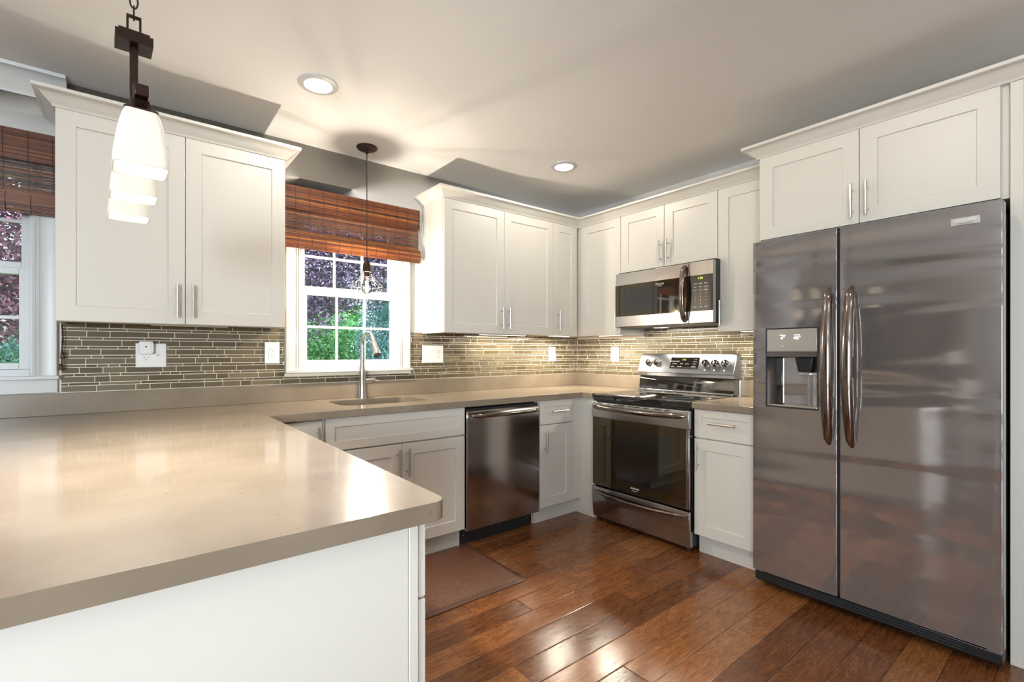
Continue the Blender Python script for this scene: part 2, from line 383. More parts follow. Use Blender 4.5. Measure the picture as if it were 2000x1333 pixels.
def handle(parent, T, a, z, c, length=0.16, horiz=False, label=None):
    mb = MB(); h = length / 2; off = 0.032
    f = (lambda s_, c_: T(a + s_, z, c_)) if horiz else (lambda s_, c_: T(a, z + s_, c_))
    mb.cyl(f(-h, c + off), f(h, c + off), 0.006, n=14)
    for s_ in (-h * 0.62, h * 0.62): mb.cyl(f(s_, c), f(s_, c + off), 0.0045, n=10)
    return mb.build('handle', 'nickel', parent)

DOORLBL = None
def door(parent, T, a0, a1, z0, z1, c0, hpos=None, rail=0.066, name='door', horiz=False, hl=0.16):
    mb = MB(T); lo, hi = min(a0, a1) + 0.0015, max(a0, a1) - 0.0015
    mb.shaker(lo, hi, z0, z1, c0, rail=rail)
    d = mb.build(name, 'cab', parent, bevel=0.0015)
    if hpos: handle(d, T, hpos[0], hpos[1], c0 + 0.02, hl, horiz)
    return d

CROWN = [(0.0, 2.258), (0.006, 2.258), (0.010, 2.266), (0.014, 2.270), (0.022, 2.276), (0.034, 2.288), (0.045, 2.299), (0.054, 2.304), (0.062, 2.306), (0.066, 2.309), (0.066, 2.322), (0.0, 2.322)]
ZU, ZD = 1.3455, 2.264

# ------------------------------------------------------------------ room shell
def slab(name, x0, x1, y0, y1, z0, z1, mat):
    mb = MB(); mb.box(x0, x1, y0, y1, z0, z1); return struct(mb.build(name, mat))
XL, XR, YB = -6.9, 0.0, -6.2
slab('floor', XL - 0.15, 0.15, YB - 0.15, 0.15, -0.1, 0.0, 'floor')
slab('ceiling', XL - 0.15, 0.15, YB - 0.15, 0.15, CEIL, CEIL + 0.12, 'ceil')
def wall_holes(name, axis, pos, thick, u0, u1, holes, mat='wall'):
    # wall made of boxes round rectangular openings, one mesh
    mb = MB(); us = sorted({u0, u1} | {h for H in holes for h in H[:2]}); zs = sorted({0.0, CEIL} | {h for H in holes for h in H[2:]})
    for a, b in zip(us, us[1:]):
        for c, d in zip(zs, zs[1:]):
            cu, cz = (a + b) / 2, (c + d) / 2
            if any(H[0] < cu < H[1] and H[2] < cz < H[3] for H in holes): continue
            if axis == 'x': mb.box(a, b, *sorted((pos, pos + thick)), c, d)
            else: mb.box(*sorted((pos, pos + thick)), a, b, c, d)
    bmesh.ops.remove_doubles(mb.bm, verts=mb.bm.verts, dist=1e-5)
    bad = {}
    for f in mb.bm.faces:
        k = tuple(sorted(v.index for v in f.verts)); bad.setdefault(frozenset(f.verts), []).append(f)
    dead = [f for L in bad.values() if len(L) > 1 for f in L]
    bmesh.ops.delete(mb.bm, geom=dead, context='FACES_ONLY')
    return struct(mb.build(name, mat))
WZ0, WZ1 = 1.10, 2.07
W2 = (-2.475, -1.815); W1 = (-4.320, -3.655)
wall_holes('wall_back', 'x', 0.0, 0.15, XL - 0.15, 0.15, [(W1[0], W1[1], WZ0, WZ1), (W2[0], W2[1], WZ0, WZ1)])
slab('wall_right', 0.0, 0.15, YB, 0.0, 0.0, CEIL, 'wall')
wall_holes('wall_left', 'y', XL, -0.15, YB, 0.0, [(-5.95, -3.55, 0.0, 2.1)])
wall_holes('wall_front', 'x', YB, -0.15, XL - 0.15, 0.15, [(-6.7, -5.1, 0.9, 2.1)])
mb = MB(); mb.box(XL + 0.001, XL + 0.035, -3.05, -2.25, 0.005, 2.03); d_ = struct(mb.build('door_1', 'doorpaint', bevel=0.003))
mb = MB(); mb.box(XL + 0.001, XL + 0.022, -3.15, -3.055, 0.0, 2.12); mb.box(XL + 0.001, XL + 0.022, -2.245, -2.15, 0.0, 2.12); mb.box(XL + 0.001, XL + 0.022, -3.055, -2.245, 2.035, 2.12); mb.build('door_casing', 'trim', d_)
mb = MB(); mb.cyl((XL + 0.035, -2.32, 0.98), (XL + 0.09, -2.32, 0.98), 0.026, n=18); mb.build('door_knob', 'nickel', d_)

# crown moulding of the room, above the dining-side window
mb = MB()
mb.sweep([(XL, -0.0), (-3.536, -0.0)], [(0.0, 2.392), (0.012, 2.392), (0.016, 2.404), (0.026, 2.418), (0.045, 2.452), (0.060, 2.474), (0.072, 2.482), (0.084, 2.484), (0.088, 2.499), (0.0, 2.499)])
tag(struct(mb.build('trim_1', 'trim')), None)

# ------------------------------------------------------------------ windows
def window(idx, x0, x1, casR=True, casL=True):
    z0, z1 = WZ0, WZ1
    # casing (trim) on the room side: flat outer band, fluted inner band
    mb = MB()
    cw = 0.085
    prof = [(0.0, 0.0), (0.0, 0.016), (0.008, 0.020), (0.014, 0.016), (0.022, 0.021), (0.028, 0.017), (0.036, 0.022), (0.082, 0.022), (0.085, 0.018), (0.085, 0.0)]
    for side in (-1, 1):
        xe = x0 if side < 0 else x1
        mb.prism([(xe + side * p[0], -p[1]) for p in prof], lambda x, y, w: (x, y, w), z0 - 0.002, z1 + 0.085)
    mb.box(x0, x1, -0.022, 0.0, z1, z1 + 0.085)
    mb.box(x0 - 0.088, x1 + 0.092, -0.045, 0.0, z0 - 0.014, z0 + 0.002)    # stool
    mb.box(x0 - 0.085, x1 + 0.085, -0.016, 0.0, z0 - (0.078 if idx == 1 else 0.018), z0 - 0.014)
    w = struct(mb.build('window_%d' % idx, 'trim', bevel=0.0015))
    # jamb liner in the wall thickness
    j = MB(); d = 0.012
    j.box(x0, x0 + d, 0.0, 0.13, z0, z1); j.box(x1 - d, x1, 0.0, 0.13, z0, z1); j.box(x0 + d, x1 - d, 0.0, 0.13, z1 - d, z1)
    j.box(x0 + d, x1 - d, 0.0, 0.13, z0, z0 + 0.032)
    jj = j.build('jamb', 'vinyl', w, bevel=0.001)
    xa, xb = x0 + d, x1 - d
    def sash(name, za, zb, y0, y1, st, bot, top, zm):
        m_ = MB()
        m_.box(xa, xa + st, y0, y1, za, zb); m_.box(xb - st, xb, y0, y1, za, zb)
        m_.box(xa + st, xb - st, y0, y1, za, za + bot); m_.box(xa + st, xb - st, y0, y1, zb - top, zb)
        gw = xb - xa - 2 * st; yc = (y0 + y1) / 2
        for k in (1, 2):
            xm = xa + st + gw * k / 3; m_.box(xm - 0.008, xm + 0.008, yc - 0.006, yc + 0.006, za + bot, zb - top)
        m_.box(xa + st, xb - st, yc - 0.0055, yc + 0.0055, zm - 0.008, zm + 0.008)
        s_ = m_.build(name, 'vinyl', w, bevel=0.0015)
        g = MB(); g.box(xa + st, xb - st, yc + 0.008, yc + 0.012, za + bot, zb - top); g.build('pane', 'glass', s_)
        return s_
    lo = sash('sash', z0 + 0.033, 1.600, 0.012, 0.045, 0.036, 0.030, 0.030, 1.372)
    up = sash('sash', 1.598, z1 - d, 0.055, 0.088, 0.034, 0.034, 0.032, 1.824)
    k = MB(); k.box((xa + xb) / 2 - 0.03, (xa + xb) / 2 + 0.03, 0.006, 0.014, 1.596, 1.606); k.build('sash_lock', 'vinyl', lo, bevel=0.002)
    return w
window(1, *W1); window(2, *W2)
# dining room openings behind the camera
def far_glazing(idx, axis, pos, u0, u1, z0, z1, cols):
    mb = MB(); f = 0.06
    def bx(m_, a, b, c, d, t0, t1):
        if axis == 'x': m_.box(a, b, pos - t1, pos - t0, c, d)
        else: m_.box(pos - t1, pos - t0, a, b, c, d)
    bx(mb, u0, u0 + f, z0, z1, 0.03, 0.1); bx(mb, u1 - f, u1, z0, z1, 0.03, 0.1)
    bx(mb, u0 + f, u1 - f, z1 - f, z1, 0.03, 0.1); bx(mb, u0 + f, u1 - f, z0, z0 + f, 0.03, 0.1)
    for k in range(1, cols):
        um = u0 + (u1 - u0) * k / cols; bx(mb, um - 0.035, um + 0.035, z0 + f, z1 - f, 0.03, 0.1)
    w = struct(mb.build('window_%d' % idx, 'vinyl', bevel=0.002))
    g = MB(); bx(g, u0 + f, u1 - f, z0 + f, z1 - f, 0.06, 0.066); g.build('pane', 'glass', w)
far_glazing(3, 'x', YB, -6.7, -5.1, 0.9, 2.1, 2)
far_glazing(4, 'y', XL, -5.95, -3.55, 0.0, 2.1, 2)

# ------------------------------------------------------------------ outdoors
g = MB(); g.hexa([(-25, 0.6, -0.5), (25, 0.6, -0.5), (25, 34, 1.25), (-25, 34, 1.25), (-25, 0.6, -0.7), (25, 0.6, -0.7), (25, 34, 1.05), (-25, 34, 1.05)])
struct(g.build('floor_lawn', 'lawnm'))
def tree(name, label, cat, base, blobs, n, leaf, mat, seed, trunk=0.02, group=None, stems=3):
    rr = random.Random(seed)
    t = thing(name, label, cat, base, group)
    mb = MB(); lay = mb.layer()
    tot = sum(b[3] * b[4] * b[5] for b in blobs)
    for (cx, cy, cz, rx, ry, rz) in blobs:
        for _ in range(int(n * rx * ry * rz / tot)):
            while True:
                p = Vector((rr.uniform(-1, 1), rr.uniform(-1, 1), rr.uniform(-1, 1)))
                if 0.1 < p.length < 1: break
            q = Vector((cx + p.x * rx, cy + p.y * ry, cz + p.z * rz))
            d = Vector((rr.gauss(0, 1), rr.gauss(0, 1), rr.gauss(0, 0.6) - 0.5)).normalized()
            w = d.cross(Vector((rr.gauss(0, 1), rr.gauss(0, 1), rr.gauss(0, 1)))).normalized(); nn = d.cross(w)
            L = leaf * rr.uniform(0.7, 1.3); W_ = L * 0.26
            pts = [q, q + d * L * 0.4 + w * W_ + nn * W_ * 0.5, q + d * L, q + d * L * 0.4 - w * W_ + nn * W_ * 0.5]
            V = [mb.bm.verts.new(x) for x in pts]; tn = min(1, max(0, rr.gauss(0.45, 0.25)))
            for tri in ((0, 1, 2), (0, 2, 3)):
                f = mb.bm.faces.new([V[i] for i in tri]); f[lay] = tn
    mb.build('foliage', mat, t, recalc=False)
    tk = MB(); bx, by, bz = base
    for k in range(stems):
        b = blobs[k % len(blobs)]; e = Vector((b[0] + rr.uniform(-0.3, 0.3) * b[3], b[1] + rr.uniform(-0.3, 0.3) * b[4], b[2] + 0.2 * b[5])); s0 = Vector(base) + Vector((0, 0, -0.05))
        mid = s0.lerp(e, 0.5) + Vector((rr.uniform(-0.1, 0.1), rr.uniform(-0.1, 0.1), 0.15))
        tk.tube([s0, mid, e], [trunk, trunk * 0.7, trunk * 0.2], 8)
    tk.build('trunk', 'bark', t)
    return t
tree('plum_tree', 'purple-leaved plum tree filling the upper panes of the window over the sink', 'tree', (-2.3, 5.4, -0.3),
     [(-1.6, 4.6, 2.9, 1.7, 1.3, 1.25), (-0.3, 5.2, 3.3, 1.5, 1.3, 1.4), (0.9, 5.0, 3.3, 1.2, 1.2, 1.2), (-1.5, 4.3, 1.9, 0.75, 0.7, 0.6), (-0.95, 4.4, 2.05, 0.55, 0.5, 0.45)], 62000, 0.058, 'plum', 1, 0.016, stems=2)
tree('plum_tree', 'reddish purple plum tree outside the window at the picture edge', 'tree', (-4.9, 4.4, -0.25),
     [(-4.6, 4.0, 2.7, 1.2, 0.9, 1.4), (-4.5, 3.8, 1.75, 0.9, 0.7, 0.45)], 32000, 0.058, 'plumred', 2, 0.016)
tree('garden_shrub', 'bright green leafy shrub under the plum tree, behind the faucet', 'shrub', (-0.6, 8.2, 0.05),
     [(-1.3, 8.0, 1.0, 1.3, 0.8, 0.95), (0.1, 8.2, 1.2, 1.2, 0.8, 1.1), (-0.6, 8.4, 0.8, 1.5, 0.6, 0.8)], 42000, 0.075, 'green', 3, 0.04)
tree('garden_shrub', 'grey blue-green shrub behind the last column of panes over the sink', 'shrub', (1.6, 6.6, 0.0),
     [(1.45, 6.6, 1.4, 1.0, 0.8, 1.5), (1.0, 6.3, 0.8, 0.7, 0.6, 0.7)], 42000, 0.055, 'teal', 4, 0.04)
tree('garden_shrub', 'dark blue-green shrub low outside the window at the picture edge', 'shrub', (-4.8, 6.5, 0.0),
     [(-4.8, 6.4, 1.5, 1.3, 0.8, 0.45)], 16000, 0.06, 'teal', 5, 0.04)
for i, (x, y, h, w, mt) in enumerate([(-9.5, 20, 4.5, 2.9, 'green'), (-3, 22, 5.0, 2.9, 'teal'), (3.2, 20, 4.0, 2.7, 'green'), (9, 19, 5.0, 2.7, 'teal'), (-15.6, 19, 5.0, 2.9, 'teal')]):
    tree('distant_tree', ['tall green tree far across the lawn, beyond the window at the picture edge', 'blue-green tree far across the lawn behind the plum trees', 'green tree far beyond the shrub over the sink', 'blue-green tree far across the lawn, beyond the corner by the range', 'blue-green tree far across the lawn, on the dining room side'][i], 'tree', (x, y, 0.4),
         [(x, y, 0.9 + h * 0.5, w, 1.5, h * 0.5)], 6000, 0.35, mt, 10 + i, 0.2, stems=3)

# ------------------------------------------------------------------ wall cabinets
def upper(name, label, T, a0, a1, z0, z1, depth, doors, under=True, crown=None, group=None):
    lo, hi = min(a0, a1), max(a0, a1)
    base = T((a0 + a1) / 2, z0, depth / 2)
    t = thing(name, label, 'cabinet', base, group)
    mb = MB(T); mb.box(lo, hi, z0 + 0.012, z1, 0.003, depth - 0.02)
    mb.box(lo, lo + 0.018, z0, z0 + 0.012, 0.003, depth - 0.02); mb.box(hi - 0.018, hi, z0, z0 + 0.012, 0.003, depth - 0.02)
    mb.box(lo + 0.018, hi - 0.018, z0, z0 + 0.012, depth - 0.042, depth - 0.02)
    mb.build('body', 'cab', t, bevel=0.001)
    if under:
        ub = MB(T); ub.box(lo + 0.019, hi - 0.019, z0 + 0.0095, z0 + 0.0118, 0.02, depth - 0.043); u = ub.build('underside', 'under', t); u['label'] = 'bare tan underside'
    for (d0, d1, hp) in doors:
        door(t, T, d0, d1, z0 + 0.002, z1 - 0.004, depth - 0.0195, hp)
    if crown:
        cm = MB(); cm.sweep(crown, CROWN); cm.build('crown_moulding', 'cab', t)
    return t
DU = 0.3033
upper('wall_cabinet', 'white double-door wall cabinet behind the triple pendant, between the two windows', N, -3.5536, -2.630, ZU, ZD, DU,
      [(-3.5536, -3.0868, (-3.121, 1.459)), (-3.0868, -2.630, (-3.057, 1.459))], crown=[(-3.5536, 0), (-3.5536, -DU), (-2.630, -DU), (-2.630, 0)][::1])
upper('wall_cabinet', 'white double-door wall cabinet beside the sink window, above the three-gang plate', N, -1.629, -0.6035, ZU, ZD, DU,
      [(-1.627, -1.1078, (-1.138, 1.464)), (-1.1078, -0.6035, (-1.0755, 1.466))])
upper('wall_cabinet', 'narrow white single-door wall cabinet in the corner, on the window wall', N, -0.6025, -0.305, ZU, ZD, DU,
      [(-0.6025, -0.327, (-0.559, 1.468))])
upper('wall_cabinet', 'white single-door wall cabinet in the corner, beside the microwave', Ea, -0.003, -0.735, ZU, ZD, DU,
      [(-0.327, -0.735, (-0.7065, 1.464))])
upper('wall_cabinet', 'short white double-door wall cabinet above the microwave', Ea, -0.7365, -1.5025, 1.815, ZD, DU,
      [(-0.7365, -1.1145, (-1.0877, 1.928)), (-1.1145, -1.5025, (-1.1478, 1.928))], under=False)
upper('wall_cabinet', 'white single-door wall cabinet between the microwave and the refrigerator', Ea, -1.504, -1.884, ZU - 0.003, ZD, DU,
      [(-1.504, -1.884, (-1.5305, 1.464))])
upper('wall_cabinet', 'deep white double-door cabinet over the refrigerator', Ea, -1.886, -2.8175, 1.815, ZD, 0.60,
      [(-1.889, -2.3365, (-2.311, 1.923)), (-2.3365, -2.7955, (-2.3695, 1.924))], under=False,
      crown=[(0, -1.886), (-0.60, -1.886), (-0.60, -2.856), (0, -2.856)][::1])
# continuous crown over the corner run
mb = MB(); mb.sweep([(-1.629, 0), (-1.629, -DU), (-DU, -DU), (-DU, -1.884)], CROWN)
tag(mb.build('crown_moulding', 'cab', loc=(-DU, -DU, 2.258)), 'white crown moulding turning the corner above the wall cabinets', 'moulding')
# tall end panel
t = MB(); t.box(-0.60, -0.003, -2.856, -2.8195, 0.0, 2.258)
tag(t.build('end_panel', 'cab', bevel=0.002, loc=(-0.3, -2.84, 0)), 'tall white end panel from floor to crown beside the refrigerator', 'panel')

# ------------------------------------------------------------------ base cabinets
BF = 0.62
def base(name, label, T, a0, a1, fronts, z1=0.874, toe=(True,), extra=None, group=None):
    lo, hi = min(a0, a1), max(a0, a1)
    t = thing(name, label, 'cabinet', T((a0 + a1) / 2, 0, 0.3), group)
    mb = MB(T); w = 0.018
    mb.box(lo, lo + w, 0.115, z1, 0.02, BF - 0.021); mb.box(hi - w, hi, 0.115, z1, 0.02, BF - 0.021)
    mb.box(lo + w, hi - w, 0.115, 0.133, 0.02, BF - 0.021); mb.box(lo + w, hi - w, 0.133, z1, 0.02, 0.03)
    mb.box(lo + w, hi - w, 0.133, z1, BF - 0.034, BF - 0.0212) if extra != 'open' else mb.box(lo + w, hi - w, 0.133, z1, BF - 0.03, BF - 0.0212)
    mb.build('body', 'cab', t, bevel=0.001)
    tk = MB(T); tk.box(lo, hi, 0.0, 0.1145, BF - 0.09, BF - 0.063); tk.build('toe_kick', 'cab', t)
    for (kind, f0, f1, za, zb, hp) in fronts:
        door(t, T, f0, f1, za, zb, BF - 0.02, hp, rail=0.046 if kind != 'door' else 0.066, name=kind, horiz=kind != 'door', hl=0.16)
    return t
ZT, ZM0, ZM1, ZB = 0.872, 0.705, 0.697, 0.122
base('base_cabinet', 'white base cabinet squeezed between the peninsula and the sink cabinet', N, -2.7895, -2.531, [('door', -2.788, -2.531, ZB, 0.866, (-2.556, 0.757))])
f = MB(N); f.box(-2.530, -2.5165, 0.0, 0.874, 0.3, BF - 0.012); tag(f.build('filler_strip', 'cab', loc=(-2.523, -0.5, 0), bevel=0.001), 'narrow white filler strip beside the sink cabinet', 'filler')
base('base_cabinet', 'wide white sink base cabinet with a long false drawer front, beside the dishwasher', N, -2.5155, -1.6685,
     [('false_front', -2.5155, -1.6685, ZM0, ZT, None), ('door', -2.5155, -2.0905, ZB, ZM1, (-2.1203, 0.590)), ('door', -2.0905, -1.6685, ZB, ZM1, (-2.0605, 0.590))], extra='open')
base('base_cabinet', 'narrow white cabinet with one drawer over one door, between dishwasher and corner', N, -1.046, -0.711,
     [('drawer_front', -1.043, -0.713, ZM0, ZT, (-0.868, 0.793)), ('door', -1.043, -0.713, ZB, ZM1, (-1.0005, 0.585))])
f = MB(); f.box(-0.7100, -0.612, -0.604, -0.585, 0.115, 0.874); f.box(-0.7105, -0.612, -0.557, -0.535, 0.0, 0.115); f.box(-0.612, -0.59, -0.7435, -0.535, 0.0, 0.874)
tag(f.build('corner_filler', 'cab', loc=(-0.62, -0.64, 0), bevel=0.001), 'white corner filler standing on the floor beside the range', 'filler')
base('base_cabinet', 'white cabinet with one drawer over one door, between the range and the refrigerator', Ea, -1.521, -1.884,
     [('drawer_front', -1.523, -1.882, ZM0, ZT, (-1.705, 0.796)), ('door', -1.523, -1.882, ZB, ZM1, (-1.553, 0.592))])
# peninsula
t = thing('peninsula_cabinet', 'white peninsula cabinet with a plain end panel under the near counter', 'cabinet', (-3.2, -1.4, 0))
mb = MB(); mb.box(-3.75, PX, -2.186, -0.66, 0.115, 0.874); mb.build('body', 'cab', t)
mb = MB(); mb.box(-3.76, PX - 0.0215, -2.200, -2.1865, 0.0, 0.874); mb.build('end_panel', 'cab', t, bevel=0.001)
mb = MB(); mb.box(PX - 0.0205, PX - 0.0005, -2.203, -2.1865, 0.0, 0.874); mb.build('corner_post', 'cab', t, bevel=0.0015)
mb = MB(); mb.box(-3.75, PX - 0.06, -2.18, -0.66, 0.0, 0.1145); mb.build('toe_kick', 'cab', t)
for (k, y0, y1, za, zb, hp) in [('drawer_front', -2.196, -1.70, ZM0 + 0.003, ZT, (-1.95, 0.79)), ('drawer_front', -2.196, -1.70, 0.415, ZM1 + 0.006, (-1.95, 0.60)), ('drawer_front', -2.196, -1.70, ZB, 0.409, (-1.95, 0.32)),
                               ('drawer_front', -1.70, -1.25, ZM0 + 0.003, ZT, (-1.475, 0.79)), ('door', -1.70, -1.25, ZB, ZM1 + 0.006, (-1.285, 0.59)),
                               ('drawer_front', -1.25, -0.80, ZM0 + 0.003, ZT, (-1.025, 0.79)), ('door', -1.25, -0.80, ZB, ZM1 + 0.006, (-1.215, 0.59))]:
    door(t, Pn, y0, y1, za, zb, 0.0005, hp, rail=0.046 if k != 'door' else 0.066, name=k, horiz=k != 'door')

# ------------------------------------------------------------------ countertops
def fillet(poly, idx, r, n=8):
    p = Vector(poly[idx]); a = (Vector(poly[idx - 1]) - p).normalized(); b = (Vector(poly[(idx + 1) % len(poly)]) - p).normalized()
    half = a.angle(b) / 2; t_ = r / math.tan(half); c = p + (a + b).normalized() * (r / math.sin(half))
    s0, s1 = p + a * t_, p + b * t_; v0, v1 = s0 - c, s1 - c; ang = v0.angle(v1); sg = 1 if v0.x * v1.y - v0.y * v1.x > 0 else -1
    out = []
    for k in range(n + 1):
        th = sg * ang * k / n; out.append((c.x + v0.x * math.cos(th) - v0.y * math.sin(th), c.y + v0.x * math.sin(th) + v0.y * math.cos(th)))
    return poly[:idx] + out + poly[idx + 1:]
def plate(outer, hole, z0, z1):
    mb = MB(); bm = mb.bm; loops = []
    for lp in [outer] + ([hole] if hole else []):
        vs = [bm.verts.new((x, y, z1)) for x, y in lp]; loops.append(vs)
        for i in range(len(vs)): bm.edges.new((vs[i], vs[(i + 1) % len(vs)]))
    bmesh.ops.triangle_fill(bm, use_beauty=True, edges=bm.edges[:])
    ret = bmesh.ops.extrude_face_region(bm, geom=bm.faces[:])
    bmesh.ops.translate(bm, verts=[v for v in ret['geom'] if isinstance(v, bmesh.types.BMVert)], vec=(0, 0, z0 - z1))
    return mb
CT0, CT1, CE = 0.876, 0.914, 0.6423
outer = [(-4.1, -0.002), (-0.002, -0.002), (-0.002, -0.7455), (-CE, -0.7455), (-CE, -CE), (-2.789, -CE), (-2.789, -2.243), (-4.1, -2.243)]
outer = fillet(outer, 6, 0.032)
hole = [(-2.365, -0.140), (-1.815, -0.140), (-1.815, -0.470), (-2.365, -0.470)]
for i in (3, 2, 1, 0): hole = fillet(hole, i, 0.085, 8)
t = thing('countertop', 'taupe quartz countertop running from the peninsula along the sink to the range', 'countertop', (-2.4, -0.6, CT0))
plate(outer, hole, CT0, CT1).build('slab', 'quartz', t, bevel=0.004, seg=3)
mb = MB(); mb.box(-4.1, -0.002, -0.020, -0.002, CT1, 1.0185); mb.box(-0.020, -0.002, -0.7455, -0.0205, CT1, 1.0185); mb.build('upstand', 'quartz', t, bevel=0.002)
t = thing('countertop', 'short taupe quartz countertop between the range and the refrigerator', 'countertop', (-0.3, -1.7, CT0))
mb = MB(); mb.box(-CE, -0.002, -1.886, -1.5185, CT0, CT1); mb.build('slab', 'quartz', t, bevel=0.004, seg=3)
mb = MB(); mb.box(-0.020, -0.002, -1.886, -1.5185, CT1, 1.0185); mb.build('upstand', 'quartz', t, bevel=0.002)

# sink
t = MB()
def rrect(x0, x1, y0, y1, r, n=8):
    p = [(x0, y1), (x1, y1), (x1, y0), (x0, y0)]
    for i in (3, 2, 1, 0): p = fillet(p, i, r, n)
    return p
rg = []
for (ins, z) in ((0.018, CT0 - 0.002), (-0.002, CT0 - 0.002), (-0.002, CT0 - 0.010), (0.004, 0.72), (0.03, 0.695), (0.16, 0.690)):
    if ins > 0 and z == CT0 - 0.002: q = rrect(-2.365 - ins, -1.815 + ins, -0.470 - ins, -0.140 + ins, 0.085 + ins)
    else: q = rrect(-2.365 + ins, -1.815 - ins, -0.470 + ins, -0.140 - ins, max(0.004, 0.085 - ins if ins < 0.08 else 0.004))
    rg.append([(x, y, z) for x, y in q])
t.rings(rg, True, False, True)
sk = thing('sink', 'stainless undermount sink basin set into the counter under the window', 'sink', (-2.09, -0.305, 0.69))
o = t.build('basin', 'sinksteel', sk, recalc=False)
sm = o.modifiers.new('solid', 'SOLIDIFY'); sm.thickness = 0.0015; sm.offset = 0
mb = MB(); mb.lathe([(0.045, 0.6925), (0.045, 0.695), (0.036, 0.696), (0.03, 0.693), (0.005, 0.6935)], -2.09, -0.29, 24); mb.build('drain', 'chrome', sk)

# faucet
t = thing('faucet', 'brushed steel pull-down gooseneck faucet behind the sink', 'faucet', (-2.105, -0.075, CT1))
fx, fy = -2.105, -0.075; CT1 = 0.9145
mb = MB(); mb.lathe([(0.027, CT1), (0.0265, CT1 + 0.006), (0.0235, CT1 + 0.03), (0.0205, CT1 + 0.09), (0.0215, CT1 + 0.14), (0.0235, CT1 + 0.17), (0.0225, CT1 + 0.185), (0.017, CT1 + 0.21), (0.0145, CT1 + 0.24)], fx, fy, 24)
mb.build('base', 'faucet', t)
pts = [(fx, fy, CT1 + 0.236), (fx, fy, 1.20), (fx, fy, 1.245)]
cz, ry, rz = 1.262, 0.088, 0.075
for k in range(0, 13):
    a = math.pi - k * (math.pi * 0.86) / 12
    pts.append((fx, fy - ry - ry * math.cos(a) * 1.0, cz + rz * math.sin(a)))
mb = MB(); mb.tube(pts, [0.0145] * 3 + [0.0140] * 6 + [0.0135] * 7, 16); mb.build('spout', 'faucet', t)
e = Vector(pts[-1]); d = (Vector(pts[-1]) - Vector(pts[-2])).normalized()
mb = MB(); mb.tube([e - d * 0.004, e + d * 0.012, e + d * 0.05, e + d * 0.095, e + d * 0.118, e + d * 0.123], [0.0135, 0.0145, 0.0165, 0.022, 0.0255, 0.0245], 20); mb.build('spray_head', 'faucet', t)
mb = MB(); mb.tube([e + d * 0.1226, e + d * 0.1245], [0.022, 0.021], 20); mb.build('nozzle', 'black', t)
mb = MB(); mb.tube([(fx + 0.015, fy, 1.027), (fx + 0.055, fy, 1.027), (fx + 0.060, fy, 1.027)], [0.0165, 0.0165, 0.013], 16)
mb.tube([(fx + 0.058, fy, 1.029), (fx + 0.070, fy, 1.035), (fx + 0.090, fy - 0.004, 1.026), (fx + 0.112, fy - 0.008, 1.022)], [(0.014, 0.009), (0.012, 0.010), (0.006, 0.011), (0.003, 0.008)], 12); mb.build('lever', 'faucet', t)

# ------------------------------------------------------------------ tile backsplash
CT1 = 0.914
def tiles(mb, T, a0, a1, z0, z1, holes, seed):
    rr = random.Random(seed); lay = mb.layer(); z = z0 + 0.003; k = 0; lo, hi = min(a0, a1), max(a0, a1)
    G = 0.0034
    while z < z1 - 0.006:
        h = 0.0265 if k % 2 == 0 else 0.0110
        zt = min(z + h, z1); a = lo - rr.uniform(0, 0.1)
        while a < hi:
            L = rr.choice([0.055, 0.085, 0.11, 0.15, 0.15]) if k % 2 == 0 else rr.choice([0.04, 0.085, 0.11, 0.16])
            p, q = max(a, lo), min(a + L, hi); a += L + G
            if q - p < 0.006: continue
            segs = [(p, q)]
            for (h0, h1, hz0, hz1) in holes:
                if zt > hz0 and z < hz1:
                    ns = []
                    for (s0, s1) in segs:
                        if s1 <= h0 or s0 >= h1: ns.append((s0, s1)); continue
                        if s0 < h0 - 0.006: ns.append((s0, h0))
                        if s1 > h1 + 0.006: ns.append((h1, s1))
                    segs = ns
            tn = min(1, max(0, rr.gauss(0.5, 0.22))); tilt = rr.uniform(-0.0004, 0.0004)
            for (s0, s1) in segs:
                i = 0.0014
                ring0 = [(s0, z, 0.0028), (s1, z, 0.0028), (s1, zt, 0.0028), (s0, zt, 0.0028)]
                ring1 = [(s0, z, 0.0052), (s1, z, 0.0052), (s1, zt, 0.0052), (s0, zt, 0.0052)]
                ring2 = [(s0 + i, z + i, 0.0066 + tilt), (s1 - i, z + i, 0.0066 - tilt), (s1 - i, zt - i, 0.0066 - tilt), (s0 + i, zt - i, 0.0066 + tilt)]
                n0 = len(mb.bm.faces); mb.rings([ring0, ring1, ring2], True, False, True)
                mb.bm.faces.ensure_lookup_table()
                for f_ in mb.bm.faces[n0:]: f_[lay] = tn
        z += h + G; k += 1
bs = thing('tile_backsplash', 'taupe glass mosaic tile backsplash in thin staggered strips on the window wall', 'backsplash', (-1.8, -0.004, 1.02))
SPL = 1.0190
mb = MB(N); tiles(mb, N, -3.5576, -0.0075, SPL, ZU + 0.008, [(W2[0] - 0.09, W2[1] + 0.095, 1.086, 3.0)], 3); mb.build('tiles', 'tile', bs, sharp=20)
mb = MB(); 
mb.box(-3.5600, W2[0] - 0.089, -0.0035, -0.0006, SPL, ZU + 0.009); mb.box(W2[1] + 0.093, -0.004, -0.0035, -0.0006, SPL, ZU + 0.009); mb.box(W2[0] - 0.089, W2[1] + 0.093, -0.0035, -0.0006, SPL, 1.0815); mb.build('grout', 'grout', bs)
bs = thing('tile_backsplash', 'taupe glass mosaic tile backsplash behind the range and under the microwave', 'backsplash', (-0.004, -0.95, 1.02))
mb = MB(Ea); tiles(mb, Ea, -0.0075, -1.886, SPL, ZU + 0.07, [(-0.738, -0.003, ZU + 0.006, 3.0), (-1.89, -1.503, ZU + 0.006, 3.0)], 4); mb.build('tiles', 'tile', bs, sharp=20)
